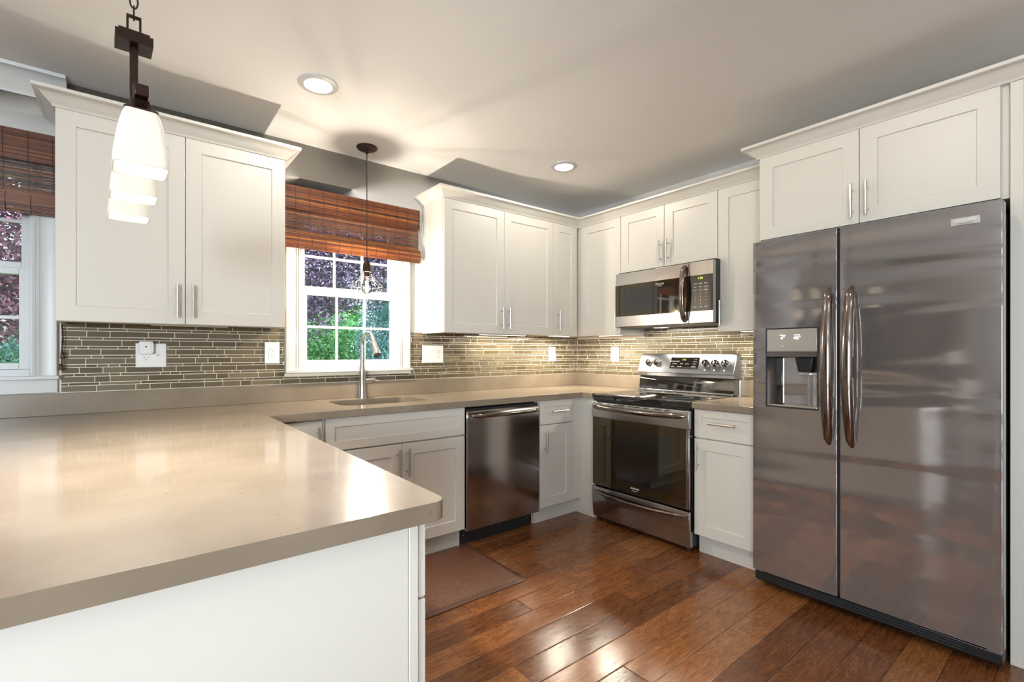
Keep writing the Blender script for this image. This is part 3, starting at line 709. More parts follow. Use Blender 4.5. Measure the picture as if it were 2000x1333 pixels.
mb = MB(Ea); mb.box(-1.887, -0.004, SPL, ZU + 0.005, 0.0006, 0.0035); mb.box(-1.502, -0.7385, ZU + 0.005, ZU + 0.072, 0.0006, 0.0035); mb.box(-1.5175, -0.7465, 0.9, SPL, 0.0006, 0.0035); mb.build('grout', 'grout', bs)

# ------------------------------------------------------------------ outlets
def plate_box(mb, T, a0, a1, z0, z1, c0=0.0068, c1=0.0120):
    i = 0.003
    mb.rings([[(a0, z0, c0), (a1, z0, c0), (a1, z1, c0), (a0, z1, c0)], [(a0, z0, c1 - 0.003), (a1, z0, c1 - 0.003), (a1, z1, c1 - 0.003), (a0, z1, c1 - 0.003)], [(a0 + i, z0 + i, c1), (a1 - i, z0 + i, c1), (a1 - i, z1 - i, c1), (a0 + i, z1 - i, c1)]])
def recept(t, T, a, z, flip=1):
    mb = MB(T); mb.box(a - 0.0165, a + 0.0165, z - 0.033, z + 0.033, 0.0121, 0.0140); mb.build('receptacle', 'plate', t, bevel=0.0008)
    mb = MB(T)
    for dz in (-0.016, 0.016):
        for da in (-0.0065, 0.0065): mb.box(a + da - 0.0012, a + da + 0.0012, z + dz + 0.001, z + dz + 0.008, 0.0141, 0.0144)
        mb.cyl(T(a, z + dz - 0.007, 0.0139), T(a, z + dz - 0.007, 0.0144), 0.0028, n=10) if False else mb.box(a - 0.0024, a + 0.0024, z + dz - 0.0095, z + dz - 0.005, 0.0141, 0.0144)
    mb.build('slots', 'slot', t)
def toggle(t, T, a, z):
    mb = MB(T); mb.box(a - 0.005, a + 0.005, z - 0.012, z + 0.012, 0.0121, 0.0132); mb.hexa([(a - 0.004, z - 0.004, 0.0133), (a + 0.004, z - 0.004, 0.0133), (a + 0.004, z + 0.005, 0.0133), (a - 0.004, z + 0.005, 0.0133), (a - 0.003, z + 0.005, 0.024), (a + 0.003, z + 0.005, 0.024), (a + 0.003, z + 0.010, 0.023), (a - 0.003, z + 0.010, 0.023)])
    mb.build('switch', 'plate', t, bevel=0.0008)
def wallplate(name, label, cat, T, a0, a1, z0, z1, items):
    t = thing(name, label, cat, T((a0 + a1) / 2, (z0 + z1) / 2, 0.0068))
    mb = MB(T); plate_box(mb, T, a0, a1, z0, z1); mb.build('plate', 'plate', t)
    for kind, a, z in items: (recept if kind == 'r' else toggle)(t, T, a, z)
    return t
wallplate('outlet_plate', 'white two-gang outlet plate with a plug-in device on it', 'outlet', N, -3.2775, -3.1480, 1.134, 1.2575, [('r', -3.235, 1.196), ('s', -3.187, 1.196)])
wallplate('outlet_plate', 'white single outlet plate beside the casing of the sink window', 'outlet', N, -2.6735, -2.5925, 1.1445, 1.272, [('r', -2.633, 1.208)])
wallplate('switch_plate', 'white three-gang plate with two switches and an outlet, near the faucet', 'switch', N, -1.6305, -1.4555, 1.134, 1.262, [('s', -1.588, 1.198), ('s', -1.543, 1.198), ('r', -1.497, 1.198)])
wallplate('outlet_plate', 'white single outlet plate on the window wall near the tiled corner', 'outlet', N, -0.373, -0.292, 1.1325, 1.260, [('r', -0.332, 1.196)])
wallplate('outlet_plate', 'white single outlet plate on the tile between corner and range', 'outlet', Ea, -0.484, -0.4025, 1.132, 1.259, [('r', -0.443, 1.196)])
t = thing('plug_in_device', 'white square plug-in device with a dark sensor dot, in the two-gang outlet', 'sensor', (-3.2345, -0.02, 1.235))
mb = MB(N); pr = rrect(-3.2665, -3.2025, 1.2025, 1.2685, 0.012, 5)
mb.rings([[(x, z, 0.0146) for x, z in pr], [(x, z, 0.038) for x, z in pr], [(-3.2345 + (x + 3.2345) * 0.93, 1.2355 + (z - 1.2355) * 0.93, 0.042) for x, z in pr]]); mb.build('case', 'plate', t)
mb = MB(N); mb.box(-3.2575, -3.2115, 1.212, 1.260, 0.0421, 0.0445); mb.build('front_cover', 'plate', t, bevel=0.001)
mb = MB(); mb.cyl(N(-3.2345, 1.240, 0.0446), N(-3.2345, 1.240, 0.0452), 0.0042, n=14); mb.build('sensor_dot', 'slot', t)

# ------------------------------------------------------------------ bamboo shades
def blind(label, x0, x1, cordside):
    t = thing('bamboo_shade', label, 'shade', ((x0 + x1) / 2, -0.03, 2.22))
    rr = random.Random(int(abs(x0) * 100))
    def slats(mb, z0, z1, y, pitch, hgt, yfun=None, mean=0.5):
        lay = mb.layer(); z = z0
        while z < z1:
            hh = hgt * rr.uniform(0.85, 1.1); yy = y if yfun is None else yfun((z - z0) / (z1 - z0))
            n0 = len(mb.bm.faces); sag = rr.uniform(-0.0008, 0.0008)
            mb.box(x0 + rr.uniform(0, 0.003), x1 - rr.uniform(0, 0.003), yy - 0.002, yy, z + sag, z + hh + sag)
            mb.bm.faces.ensure_lookup_table(); tn = min(1, max(0, rr.gauss(mean, 0.2)))
            for f_ in mb.bm.faces[n0:]: f_[lay] = tn
            z += pitch
    mb = MB(); slats(mb, 2.078, 2.214, -0.048, 0.0056, 0.0055); mb.build('valance', 'bamboo', t, recalc=True)
    mb = MB(); mb.box(x0 + 0.004, x1 - 0.004, -0.0455, -0.023, 2.19, 2.212); mb.build('headrail', 'darkwood', t)
    mb = MB(); slats(mb, 1.955, 2.188, -0.0285, 0.0070, 0.0046, None, 0.36); slats(mb, 1.895, 1.955, -0.0285, 0.0055, 0.0054); mb.build('panel', 'bamboo', t)
    mb = MB()
    slats(mb, 1.842, 1.932, -0.05, 0.0055, 0.0054, lambda q: -0.046 - 0.018 * math.sin(q * math.pi)); slats(mb, 1.846, 1.92, -0.037, 0.0055, 0.0054)
    mb.build('bottom_fold', 'bamboo', t)
    k = max(4, int((x1 - x0) / 0.082)); 
    for i in range(k + 1):
        x = x0 + 0.012 + (x1 - x0 - 0.024) * i / k
        th = MB(); th.box(x - 0.0011, x + 0.0011, -0.0515, -0.0502, 2.078, 2.214)
        th.box(x - 0.0009, x + 0.0009, -0.0316, -0.0306, 1.932, 2.078)
        P = [(x + 0.01, -0.0495 - 0.018 * math.sin(q / 6 * math.pi) - 0.0002, 1.842 + 0.09 * q / 6) for q in range(7)]
        th.tube(P, 0.0011, 5); th.build('binding_thread', 'thread', t)
    return t
bl = blind('woven bamboo roman shade half raised over the sink window', -2.605, -1.672, 1)
bl2 = blind('woven bamboo roman shade half raised over the window at the picture edge', -4.41, -3.5720, -1)
t = MB(); t.tube([(-1.655, -0.03, 2.214), (-1.644, -0.032, 2.13), (-1.636, -0.032, 2.04), (-1.632, -0.032, 1.985), (-1.636, -0.034, 1.93), (-1.648, -0.036, 1.878), (-1.655, -0.036, 1.862)], 0.0018, 6)
t.tube([(-1.652, -0.026, 2.214), (-1.655, -0.028, 2.10), (-1.640, -0.03, 2.02), (-1.648, -0.03, 1.95), (-1.650, -0.03, 1.88)], 0.0016, 6)
tag(t.build('pull_cord', 'cordwhite', loc=(-1.65, -0.03, 2.2)), 'loose white pull cord hanging beside the shade of the sink window', 'cord')
t = thing('pull_cord', 'dark braided pull cord with two wooden tassels at the tile edge', 'cord', (-3.5525, -0.03, 1.30))
mb = MB(); mb.tube([(-3.5520 + 0.002 * math.sin(i * 1.3), -0.03, 1.90 - i * 0.0300) for i in range(24)], [0.0035 if i % 2 else 0.0022 for i in range(24)], 6); mb.build('cord', 'thread', t)
mb = MB(); mb.tube([(-3.5540, -0.034, 1.22), (-3.5550, -0.034, 1.15)], 0.0018, 6); mb.build('cord', 'thread', t)
for (x, z) in ((-3.551, 1.196), (-3.556, 1.142)):
    mb = MB(); mb.lathe([(0.003, z + 0.016), (0.006, z + 0.014), (0.008, z + 0.010), (0.0065, z + 0.004), (0.0085, z - 0.008), (0.0095, z - 0.013), (0.006, z - 0.015)], x, -0.034, 12); mb.build('tassel', 'tassel', t)

# ------------------------------------------------------------------ dishwasher
t = thing('dishwasher', 'dark stainless dishwasher under the counter beside the sink cabinet', 'dishwasher', (-1.364, -0.3, 0))
d0, d1 = -1.6645, -1.0635
mb = MB(N); mb.box(d0 + 0.004, d1 - 0.004, 0.105, 0.868, 0.05, 0.585); mb.build('tub', 'black', t)
mb = MB(N)
rg = []
for z, c in ((0.110, 0.634), (0.30, 0.640), (0.60, 0.640), (0.80, 0.638), (0.838, 0.634), (0.846, 0.628)):
    rg.append([(d0, z, 0.590), (d1, z, 0.590), (d1, z, c - 0.004), (d1 - 0.004, z, c), (d0 + 0.004, z, c), (d0, z, c - 0.004)])
mb.rings(rg); dr = mb.build('door', 'dsteel', t)
mb = MB(N); mb.box(d0 + 0.006, d1 - 0.006, 0.847, 0.862, 0.590, 0.626); mb.build('control_strip', 'black', t, bevel=0.002)
mb = MB(); hp = []
for i in range(15):
    q = i / 14; hp.append(N(d0 + 0.03 + (d1 - d0 - 0.05) * q, 0.815, 0.642 + 0.030 * math.sin(math.pi * q) ** 0.6))
mb.tube(hp, [(0.006, 0.004)] + [(0.0125, 0.007)] * 13 + [(0.006, 0.004)], 14, flat=(0, 0, 1)); mb.build('handle', 'handle', dr)
mb = MB(N); mb.box(d0 + 0.002, d1 - 0.012, 0.0, 0.1045, 0.520, 0.552); kp = mb.build('kick_plate', 'black', t)
for a in (d0 + 0.03, d0 + 0.32, d1 - 0.04):
    mb = MB(); mb.cyl(N(a, 0.055, 0.5521), N(a, 0.055, 0.5535), 0.004, n=10); mb.build('screw', 'nickel', kp)

# ------------------------------------------------------------------ range
RY0, RY1 = -0.757, -1.5145       # a is y
t = thing('range', 'stainless electric range with black glass cooktop, oven door and storage drawer', 'range', (-0.33, -1.136, 0))
lo, hi = RY1, RY0
mb = MB(Ea); mb.box(lo + 0.004, hi - 0.004, 0.030, 0.872, 0.03, 0.618); mb.build('body', 'black', t, bevel=0.004)
mb = MB(Ea); mb.box(lo + 0.0005, hi - 0.0005, 0.873, 0.8985, 0.045, 0.640); ring = []
mb.rings([[(lo, 0.899, 0.045), (hi, 0.899, 0.045), (hi, 0.899, 0.655), (lo, 0.899, 0.655)], [(lo, 0.911, 0.045), (hi, 0.911, 0.045), (hi, 0.911, 0.655), (lo, 0.911, 0.655)], [(lo + 0.006, 0.917, 0.05), (hi - 0.006, 0.917, 0.05), (hi - 0.006, 0.917, 0.648), (lo + 0.006, 0.917, 0.648)]])
ck = mb.build('cooktop', 'blackglass', t, bevel=0.002)
mb = MB()
for (a, c, r) in ((-0.95, 0.47, 0.115), (-1.32, 0.47, 0.095), (-0.95, 0.20, 0.08), (-1.32, 0.21, 0.10), (-1.13, 0.12, 0.05)):
    mb.tube([Ea(a + r * math.cos(q * 6.28318 / 40), 0.9174, c + r * math.sin(q * 6.28318 / 40)) for q in range(40)], 0.0010, 4, closed=True)
mb.build('burner_rings', 'ring', ck)
mb = MB(Ea); mb.box(lo + 0.006, hi - 0.006, 0.866, 0.8725, 0.620, 0.648); mb.build('vent_trim', 'black', t)
# oven door
mb = MB(Ea); mb.box(lo + 0.003, hi - 0.003, 0.266, 0.748, 0.622, 0.655); od = mb.build('oven_door', 'dsteel', t, bevel=0.002)
mb = MB(Ea); mb.box(lo + 0.018, hi - 0.010, 0.270, 0.748, 0.6552, 0.6595); gl = mb.build('door_glass', 'ovenglass', od, bevel=0.001)
mb = MB(Ea); mb.box(-1.400, -0.935, 0.330, 0.690, 0.6596, 0.6600); mb.build('viewing_window', 'blackglass', od)
mb = MB(Ea)
prof = [(0.749, 0.622), (0.749, 0.660), (0.80, 0.6635), (0.852, 0.660), (0.860, 0.650), (0.860, 0.622)]
mb.prism(prof, lambda z, c, w: (w, z, c), lo + 0.001, hi - 0.001); mb.build('door_band', 'lsteel', od, bevel=0.0015)
q = hi - 0.05
for L, gap in ((0.05, 0.04), (0.025, 0.035), (0.085, 0.03), (0.09, 0.035), (0.04, 0.04), (0.05, 0.02), (0.035, 0)):
    mb = MB(Ea); mb.box(q - L, q, 0.8455, 0.8515, 0.6600, 0.6612); q -= L + gap; mb.build('vent_slot', 'black', od)
mb = MB(); hp = []
for i in range(21):
    s_ = i / 20; hp.append(Ea(hi - 0.018 - (hi - lo - 0.045) * s_, 0.8235 - 0.004 * math.sin(math.pi * s_), 0.664 + 0.042 * math.sin(math.pi * s_) ** 0.55))
mb.tube(hp, [(0.006, 0.006)] + [(0.016, 0.010)] * 19 + [(0.006, 0.006)], 14, flat=(0, 0, 1)); mb.build('handle', 'handle', od)
mb = MB(); add_text(mb, 'FRIGIDAIRE', 0.0155, lambda x, y: Ea(-1.127 - x, 0.3065 + y, 0.6602), 0.85); add_text(mb, 'GALLERY', 0.009, lambda x, y: Ea(-1.127 - x, 0.2915 + y, 0.6602), 1.1); lg = mb.build('lettering', 'mark', od, recalc=False)
# drawer
mb = MB(Ea); prof = [(0.035, 0.620), (0.035, 0.645), (0.15, 0.6565), (0.235, 0.6575), (0.250, 0.652), (0.252, 0.620)]
mb.prism(prof, lambda z, c, w: (w, z, c), lo + 0.001, hi - 0.001); sd = mb.build('storage_drawer', 'dsteel', t, bevel=0.0015)
mb = MB(); hp = []
for i in range(21):
    s_ = i / 20; hp.append(Ea(hi - 0.02 - (hi - lo - 0.05) * s_, 0.222 - 0.014 * math.sin(math.pi * s_), 0.660 + 0.030 * math.sin(math.pi * s_) ** 0.55))
mb.tube(hp, [(0.005, 0.005)] + [(0.0115, 0.009)] * 19 + [(0.005, 0.005)], 14, flat=(0, 0, 1)); mb.build('handle', 'handle', sd)
mb = MB()
for a in (hi - 0.05, lo + 0.05):
    for c in (0.10, 0.58): mb.cyl(Ea(a, 0.0, c), Ea(a, 0.031, c), 0.016, 0.012, 14)
mb.build('levelling_feet', 'rubber', t)
# backguard: black riser, then tilted steel console
mb = MB(Ea); prof = [(0.9175, 0.030), (0.9175, 0.105), (1.000, 0.098), (1.030, 0.090), (1.030, 0.030)]
mb.prism(prof, lambda z, c, w: (w, z, c), lo + 0.004, hi - 0.004); mb.build('riser', 'blackglass', t, bevel=0.002)
mb = MB(Ea); mb.box(lo + 0.004, hi - 0.004, 0.918, 0.930, 0.106, 0.125); mb.build('riser_trim', 'lsteel', t, bevel=0.002)
mb = MB(Ea); prof = [(1.031, 0.020), (1.031, 0.098), (1.060, 0.122), (1.187, 0.066), (1.2005, 0.052), (1.2005, 0.020)]
mb.prism(prof, lambda z, c, w: (w, z, c), lo + 0.0005, hi - 0.0005); cs = mb.build('control_console', 'console', t, bevel=0.003)
th_ = math.atan2(0.056, 0.127); nz, nc = math.sin(th_), math.cos(th_)
def con(a, s_, off): # point on the tilted console face; s_ up the face from its lower edge
    return (a, 1.060 + s_ * math.cos(th_) + off * nz, 0.122 - s_ * math.sin(th_) + off * nc)
mb = MB(Ea); P = [con(a, s_, off) for off in (0.0003, 0.0022) for (a, s_) in ((-1.253, 0.035), (-1.030, 0.035), (-1.030, 0.125), (-1.253, 0.125))]
mb.hexa(P[:4] + P[4:]); cp = mb.build('display_panel', 'blackglass', t)
mb = MB()
for (tx, a, s_, sz) in [('BAKE  BROIL  KEEP', -1.062, 0.092, 0.009), ('1  2  3', -1.222, 0.108, 0.010), ('4  5  6', -1.222, 0.090, 0.010), ('7  8  9', -1.222, 0.072, 0.010), ('CONVECT', -1.066, 0.072, 0.008), ('TIMER', -1.122, 0.072, 0.008), ('CLOCK', -1.165, 0.072, 0.008), ('HI LO', -1.053, 0.050, 0.009), ('ON  OFF', -1.110, 0.050, 0.008), ('0 START', -1.220, 0.050, 0.010)]:
    add_text(mb, tx, sz, lambda x, y, a=a, s_=s_: Ea(*con(a - x, s_ + y, 0.0027)))
mb.build('key_legends', 'mark', cp, recalc=False)
mb = MB(); add_text(mb, '1:30', 0.017, lambda x, y: Ea(*con(-1.135 - x, 0.105 + y, 0.0027))); mb.build('clock_digits', 'display', cp, recalc=False)
mk = MB()
for a in (-0.833, -0.905, -1.3075, -1.3765, -1.4475):
    mb = MB(); s_ = 0.080
    c0, c1, c2, c3 = (Vector(Ea(*con(a, s_, o_))) for o_ in (0.0006, 0.010, 0.024, 0.026))
    mb.tube([c0, c1, c2, c3], [0.0245, 0.0245, 0.0205, 0.018], 24); kb = mb.build('knob', 'handle', t)
    mb = MB(Ea); P = [con(a + da, s_ + ds, off) for off in (0.0245, 0.034) for (da, ds) in ((-0.0045, -0.019), (0.0045, -0.019), (0.0045, 0.019), (-0.0045, 0.019))]
    mb.hexa(P); mb.build('grip', 'chrome', kb, bevel=0.002)
    for k in range(10):
        an = R(-130 + 26 * k)
        A = con(a + 0.031 * math.sin(an), s_ + 0.031 * math.cos(an), 0.0012); mk.cyl(Ea(*A), Ea(A[0], A[1] + 0.0002, A[2] + 0.0004), 0.0011, n=6)
    P = [con(a + da, 0.030 + ds, off) for off in (0.0004, 0.0009) for (da, ds) in ((-0.005, -0.005), (0.005, -0.005), (0.005, 0.005), (-0.005, 0.005))]
    mk.hexa([Ea(*p) for p in P])
mk.build('dial_marks', 'mark', cs)

# ------------------------------------------------------------------ microwave
t = thing('microwave', 'stainless over-the-range microwave with black glass door', 'microwave', (-0.2, -1.13, 1.40))
m0, m1 = -1.5225, -0.7605
mb = MB(Ea); mb.box(m0 + 0.002, m1 - 0.002, 1.412, 1.811, 0.02, 0.362); mb.build('case', 'black', t, bevel=0.002)
spl = -1.3565
mb = MB(Ea); mb.box(spl + 0.0015, m1, 1.402, 1.799, 0.364, 0.396); dr = mb.build('door', 'lsteel', t, bevel=0.002)
mb = MB(Ea); mb.box(spl + 0.0016, m1 - 0.0005, 1.479, 1.711, 0.3962, 0.3992); mb.build('door_glass', 'ovenglass', dr)
mb = MB(Ea); mb.box(spl + 0.07, m1 - 0.06, 1.510, 1.680, 0.3993, 0.3996); mb.build('viewing_window', 'blackglass', dr)
mb = MB(Ea); mb.box(m0, spl - 0.0015, 1.402, 1.799, 0.364, 0.396); pn = mb.build('control_side', 'lsteel', t, bevel=0.002)
mb = MB(Ea); mb.box(m0 + 0.0005, spl - 0.0016, 1.479, 1.711, 0.3962, 0.3992); kp = mb.build('control_panel', 'blackglass', t)
mb = MB(); add_text(mb, '1:30', 0.020, lambda x, y: Ea(-1.438 - x, 1.690 + y, 0.3996)); mb.build('clock_digits', 'display', kp, recalc=False)
mb = MB()
rows = [('AUTO', 'COOK', 'BAKE'), ('MELT', 'SOFT', 'SNACK'), ('LIGHT', 'TIME', 'POWER'), ('1', '2', '3'), ('4', '5', '6'), ('7', '8', '9'), ('', '0', ''), ('STOP', 'ADD', 'START')]
for r_, row in enumerate(rows):
    for c_, tx in enumerate(row):
        if tx: add_text(mb, tx, 0.011 if len(tx) < 2 else 0.0085, lambda x, y, r_=r_, c_=c_: Ea(-1.402 - c_ * 0.037 - x, 1.655 - r_ * 0.0215 + y, 0.3995))
mb.build('key_legends', 'mark', kp, recalc=False)
mb = MB(); add_text(mb, 'FRIGIDAIRE', 0.0155, lambda x, y: Ea(-1.142 - x, 1.686 + y, 0.3999), 0.85); add_text(mb, 'GALLERY', 0.008, lambda x, y: Ea(-1.142 - x, 1.673 + y, 0.3999), 1.1); mb.build('lettering', 'mark', dr, recalc=False)
mb = MB(); hp = []
for i in range(21):
    s_ = i / 20; hp.append(Ea(-1.328 - 0.004 * math.sin(math.pi * s_), 1.412 + 0.374 * s_, 0.400 + 0.046 * math.sin(math.pi * s_) ** 0.6))
mb.tube(hp, [(0.007, 0.006)] + [(0.0175, 0.009)] * 19 + [(0.007, 0.006)], 14, flat=(0, 1, 0)); mb.build('handle', 'handle', dr)
mb = MB(Ea); mb.box(m0 + 0.004, m1 - 0.004, 1.398, 1.4115, 0.05, 0.390); bt = mb.build('underside', 'black', t)
mb = MB(Ea); mb.box(-1.02, -0.93, 1.3962, 1.3979, 0.10, 0.16); mb.build('work_light', 'strip', bt)
light('microwave_light', 'AREA', (-0.13, -1.13, 1.390), 2.2, (1, 0.95, 0.86), (0, 0, 0), shape='RECTANGLE', size=0.08, size_y=0.5)

# ------------------------------------------------------------------ refrigerator
FX, FY0, FY1, FM = 0.7363, -1.9145, -2.8145, -2.2935
t = thing('refrigerator', 'dark stainless side-by-side refrigerator with an ice and water dispenser', 'refrigerator', (-0.4, -2.365, 0))
mb = MB(Ea); mb.box(FY1 + 0.006, FY0 - 0.006, 0.045, 1.760, 0.03, 0.660); mb.build('cabinet', 'rubber', t, bevel=0.004)
def fdoor(a0, a1, bow, holes=None):
    # gently bowed door skin, a from a0 (high) to a1 (low); optional rectangular recess
    z0, z1 = 0.0897, 1.7796; n = 14; c0 = 0.668
    us = [a0 + (a1 - a0) * i / n for i in range(n + 1)]; zs = [z0, z1]
    if holes: us = sorted(set(us) | {holes[0], holes[1]}, reverse=True); zs = [z0, holes[2], holes[3], z1]
    def C(a):
        q = (a - a0) / (a1 - a0); e = min(q, 1 - q) * abs(a1 - a0)
        r = 0.004; edge = 0 if e >= r else r - math.sqrt(max(0, r * r - (r - e) ** 2))
        return FX - edge * 0.8 + bow * (4 * q * (1 - q)) - bow
    es = [0.0, 0.0007, 0.0018, 0.0032, 0.0045]
    us = sorted(set(us) | {a0 - x for x in es} | {a1 + x for x in es}, reverse=True)
    mb = MB(Ea); G = {}
    for i, a in enumerate(us):
        for j, z in enumerate(zs): G[i, j] = mb.v((a, z, C(a)))
    for i in range(len(us) - 1):
        for j in range(len(zs) - 1):
            ac, zc_ = (us[i] + us[i + 1]) / 2, (zs[j] + zs[j + 1]) / 2
            if holes and holes[1] < ac < holes[0] and holes[2] < zc_ < holes[3]: continue
            mb.bm.faces.new((G[i, j], G[i + 1, j], G[i + 1, j + 1], G[i, j + 1]))
    nU = len(us); nZ = len(zs)
    bk = [[mb.v((a, z, c0)) for a in us] for z in (z0, z1)]
    for i in range(nU - 1):
        mb.bm.faces.new((bk[0][i], bk[0][i + 1], G[i + 1, 0], G[i, 0])); mb.bm.faces.new((G[i, nZ - 1], G[i + 1, nZ - 1], bk[1][i + 1], bk[1][i]))
    for i, s_ in ((0, 0), (nU - 1, 1)):
        col = [G[i, j] for j in range(nZ)]; mb.bm.faces.new([bk[0][i]] + col + [bk[1][i]])
    mb.bm.faces.new(bk[0] + bk[1][::-1])
    return mb, C
D0, D1, DZ0, DZ1 = -1.979, -2.2145, 0.935, 1.333
mb, CL = fdoor(FY0, FM + 0.0055, 0.004, (D0, D1, DZ0, DZ1)); fz = mb.build('freezer_door', 'fridge', t)
mb, CR = fdoor(FM - 0.0055, FY1, 0.003); fr = mb.build('fridge_door', 'fridge', t)
mb = MB(Ea); mb.box(FM - 0.0052, FM + 0.0052, 0.10, 1.77, 0.665, 0.705); mb.build('gasket', 'rubber', t)
def fhandle(par, a, lean):
    mb = MB(); hp = []; n = 26
    for i in range(n + 1):
        s_ = i / n; hp.append(Ea(a + lean * math.sin(math.pi * s_) , 0.785 + 0.724 * s_, FX - 0.002 + 0.056 * math.sin(math.pi * s_) ** 0.6))
    mb.tube(hp, [(0.008, 0.007) if i in (0, n) else (0.0235 * (0.70 + 0.30 * math.sin(math.pi * i / n)), 0.0135) for i in range(n + 1)], 16, flat=(0, 1, 0)); mb.build('handle', 'handle', par)
fhandle(fz, -2.258, -0.004); fhandle(fr, -2.346, 0.004)
# dispenser
dp = MB(Ea); fw = 0.006
cc = min(CL(D0), CL(D1)) - 0.0005
for (a, b, c, d) in ((D0, D1, DZ1 - fw, DZ1), (D0, D1, DZ0, DZ0 + fw), (D0, D0 - fw, DZ0 + fw, DZ1 - fw), (D1 + fw, D1, DZ0 + fw, DZ1 - fw)): dp.box(min(a, b), max(a, b), c, d, 0.668, cc + 0.003)
ds = dp.build('dispenser_frame', 'rubber', fz, bevel=0.002)
mb = MB(Ea); mb.box(D1 + fw, D0 - fw, 1.2155, DZ1 - fw, 0.668, cc + 0.001); pnl = mb.build('dispenser_panel', 'satin', fz, bevel=0.001)
mb = MB()
add_text(mb, '4°', 0.024, lambda x, y: Ea(-2.059 - x, 1.281 + y, cc + 0.0016)); add_text(mb, '40°', 0.024, lambda x, y: Ea(-2.124 - x, 1.281 + y, cc + 0.0016))
add_text(mb, 'FREEZER', 0.0075, lambda x, y: Ea(-2.059 - x, 1.296 + y, cc + 0.0016)); add_text(mb, 'FRIDGE', 0.0075, lambda x, y: Ea(-2.124 - x, 1.296 + y, cc + 0.0016))
for a in (-2.052, -2.061): mb.cyl(Ea(a, 1.243, cc + 0.0011), Ea(a, 1.243, cc + 0.0017), 0.0014, n=8)
mb.build('readout', 'bluedisp', pnl, recalc=False) if False else mb.build('readout', 'bluedisp', fz, recalc=False)
mb = MB(Ea); prof = [(1.2150, 0.668), (1.2150, cc + 0.001), (1.19, cc + 0.004), (1.1860, cc - 0.006), (1.1860, 0.668)]
mb.prism(prof, lambda z, c, w: (w, z, c), D1 + fw, D0 - fw); mb.build('dispenser_lip', 'handle', fz)
mb = MB(Ea)  # cavity: curved back, floor
n = 10; A = []
for i in range(n + 1):
    s_ = i / n; a = D0 - fw - (D0 - D1 - 2 * fw) * s_; A.append((a, cc - 0.004 - 0.085 * math.sin(math.pi * min(1, max(0, (s_ * 0.80 + 0.20)))) ** 0.7 if s_ > 0 else cc - 0.004))
for (z0, z1) in ((DZ0 + fw, 1.186),):
    B = [[mb.v((a, z, c)) for a, c in A] for z in (z0, z1)]
    for i in range(n): mb.bm.faces.new((B[0][i], B[0][i + 1], B[1][i + 1], B[1][i]))
cv = mb.build('dispenser_recess', 'lsteel', fz); 
mb = MB(Ea); mb.box(D1 + fw, D0 - fw, DZ0 + fw, DZ0 + 0.016, cc - 0.095, cc - 0.002); mb.build('drip_tray', 'chrome', fz, bevel=0.002)
mb = MB(Ea); mb.box(D0 - fw - 0.052, D0 - fw, DZ0 + 0.017, 1.185, cc - 0.09, cc - 0.055); mb.build('recess_side', 'blackglass', fz, bevel=0.004)
mb = MB(Ea); P = [(-2.105, 1.185, cc - 0.07), (-2.185, 1.185, cc - 0.07), (-2.185, 1.185, cc - 0.02), (-2.105, 1.185, cc - 0.02), (-2.115, 1.115, cc - 0.06), (-2.172, 1.115, cc - 0.06), (-2.172, 1.115, cc - 0.032), (-2.115, 1.115, cc - 0.032)]
mb.hexa(P); mb.build('paddle', 'black', fz, bevel=0.004)
mb = MB(Ea); mb.box(-2.170, -2.118, 1.098, 1.114, cc - 0.06, cc - 0.030); mb.build('paddle_tip', 'chrome', fz, bevel=0.003)
mb = MB(); mb.cyl(Ea(-2.113, 1.150, cc - 0.035), Ea(-2.113, 1.186, cc - 0.035), 0.004, n=10); mb.build('water_spout', 'plate', fz)
bc = CR(-2.713) + 0.0002
mb = MB(Ea); mb.box(-2.7545, -2.6720, 1.7065, 1.7365, bc, bc + 0.004); bdg = mb.build('badge', 'nickel', fr, bevel=0.001)
mb = MB(); add_text(mb, 'FRIGIDAIRE', 0.0135, lambda x, y: Ea(-2.7133 - x, 1.7255 + y, bc + 0.0045), 0.92); mb.build('lettering', 'mark', fr, recalc=False)
mb = MB(); add_text(mb, 'GALLERY', 0.008, lambda x, y: Ea(-2.7133 - x, 1.7125 + y, bc + 0.0045), 1.4); mb.build('lettering', 'slot', fr, recalc=False)
mb = MB(Ea)  # kick grille
prof = [(0.020, 0.55), (0.020, 0.690), (0.034, 0.712), (0.078, 0.716), (0.078, 0.55)]
mb.prism(prof, lambda z, c, w: (w, z, c), FY1 + 0.004, FY0 - 0.004); gk = mb.build('kick_grille', 'black', t, bevel=0.004)
mb = MB(Ea)
for k in range(3): mb.box(FY1 + 0.11, FY0 - 0.11, 0.042 + k * 0.011, 0.047 + k * 0.011, 0.7155, 0.7185)
mb.build('grille_bars', 'rubber', gk)
mb = MB()
for a in (FY0 - 0.06, FY1 + 0.06):
    for c in (0.12, 0.62): mb.cyl(Ea(a, 0.0, c), Ea(a, 0.046, c), 0.02, n=14)
mb.build('feet', 'rubber', t)
mb = MB(Ea)
for (a, b) in ((FY0 - 0.004, FY0 - 0.045), (FY1 + 0.045, FY1 + 0.004)): mb.box(min(a, b), max(a, b), 0.080, 0.088, 0.66, 0.722)
mb.build('hinge', 'nickel', t, bevel=0.001)
mb = MB(Ea)
for (a, b) in ((FY0 - 0.01, FY0 - 0.07), (FY1 + 0.07, FY1 + 0.01)): mb.box(min(a, b), max(a, b), 1.7605, 1.786, 0.58, 0.665)
mb.build('hinge_cover', 'black', t, bevel=0.003)

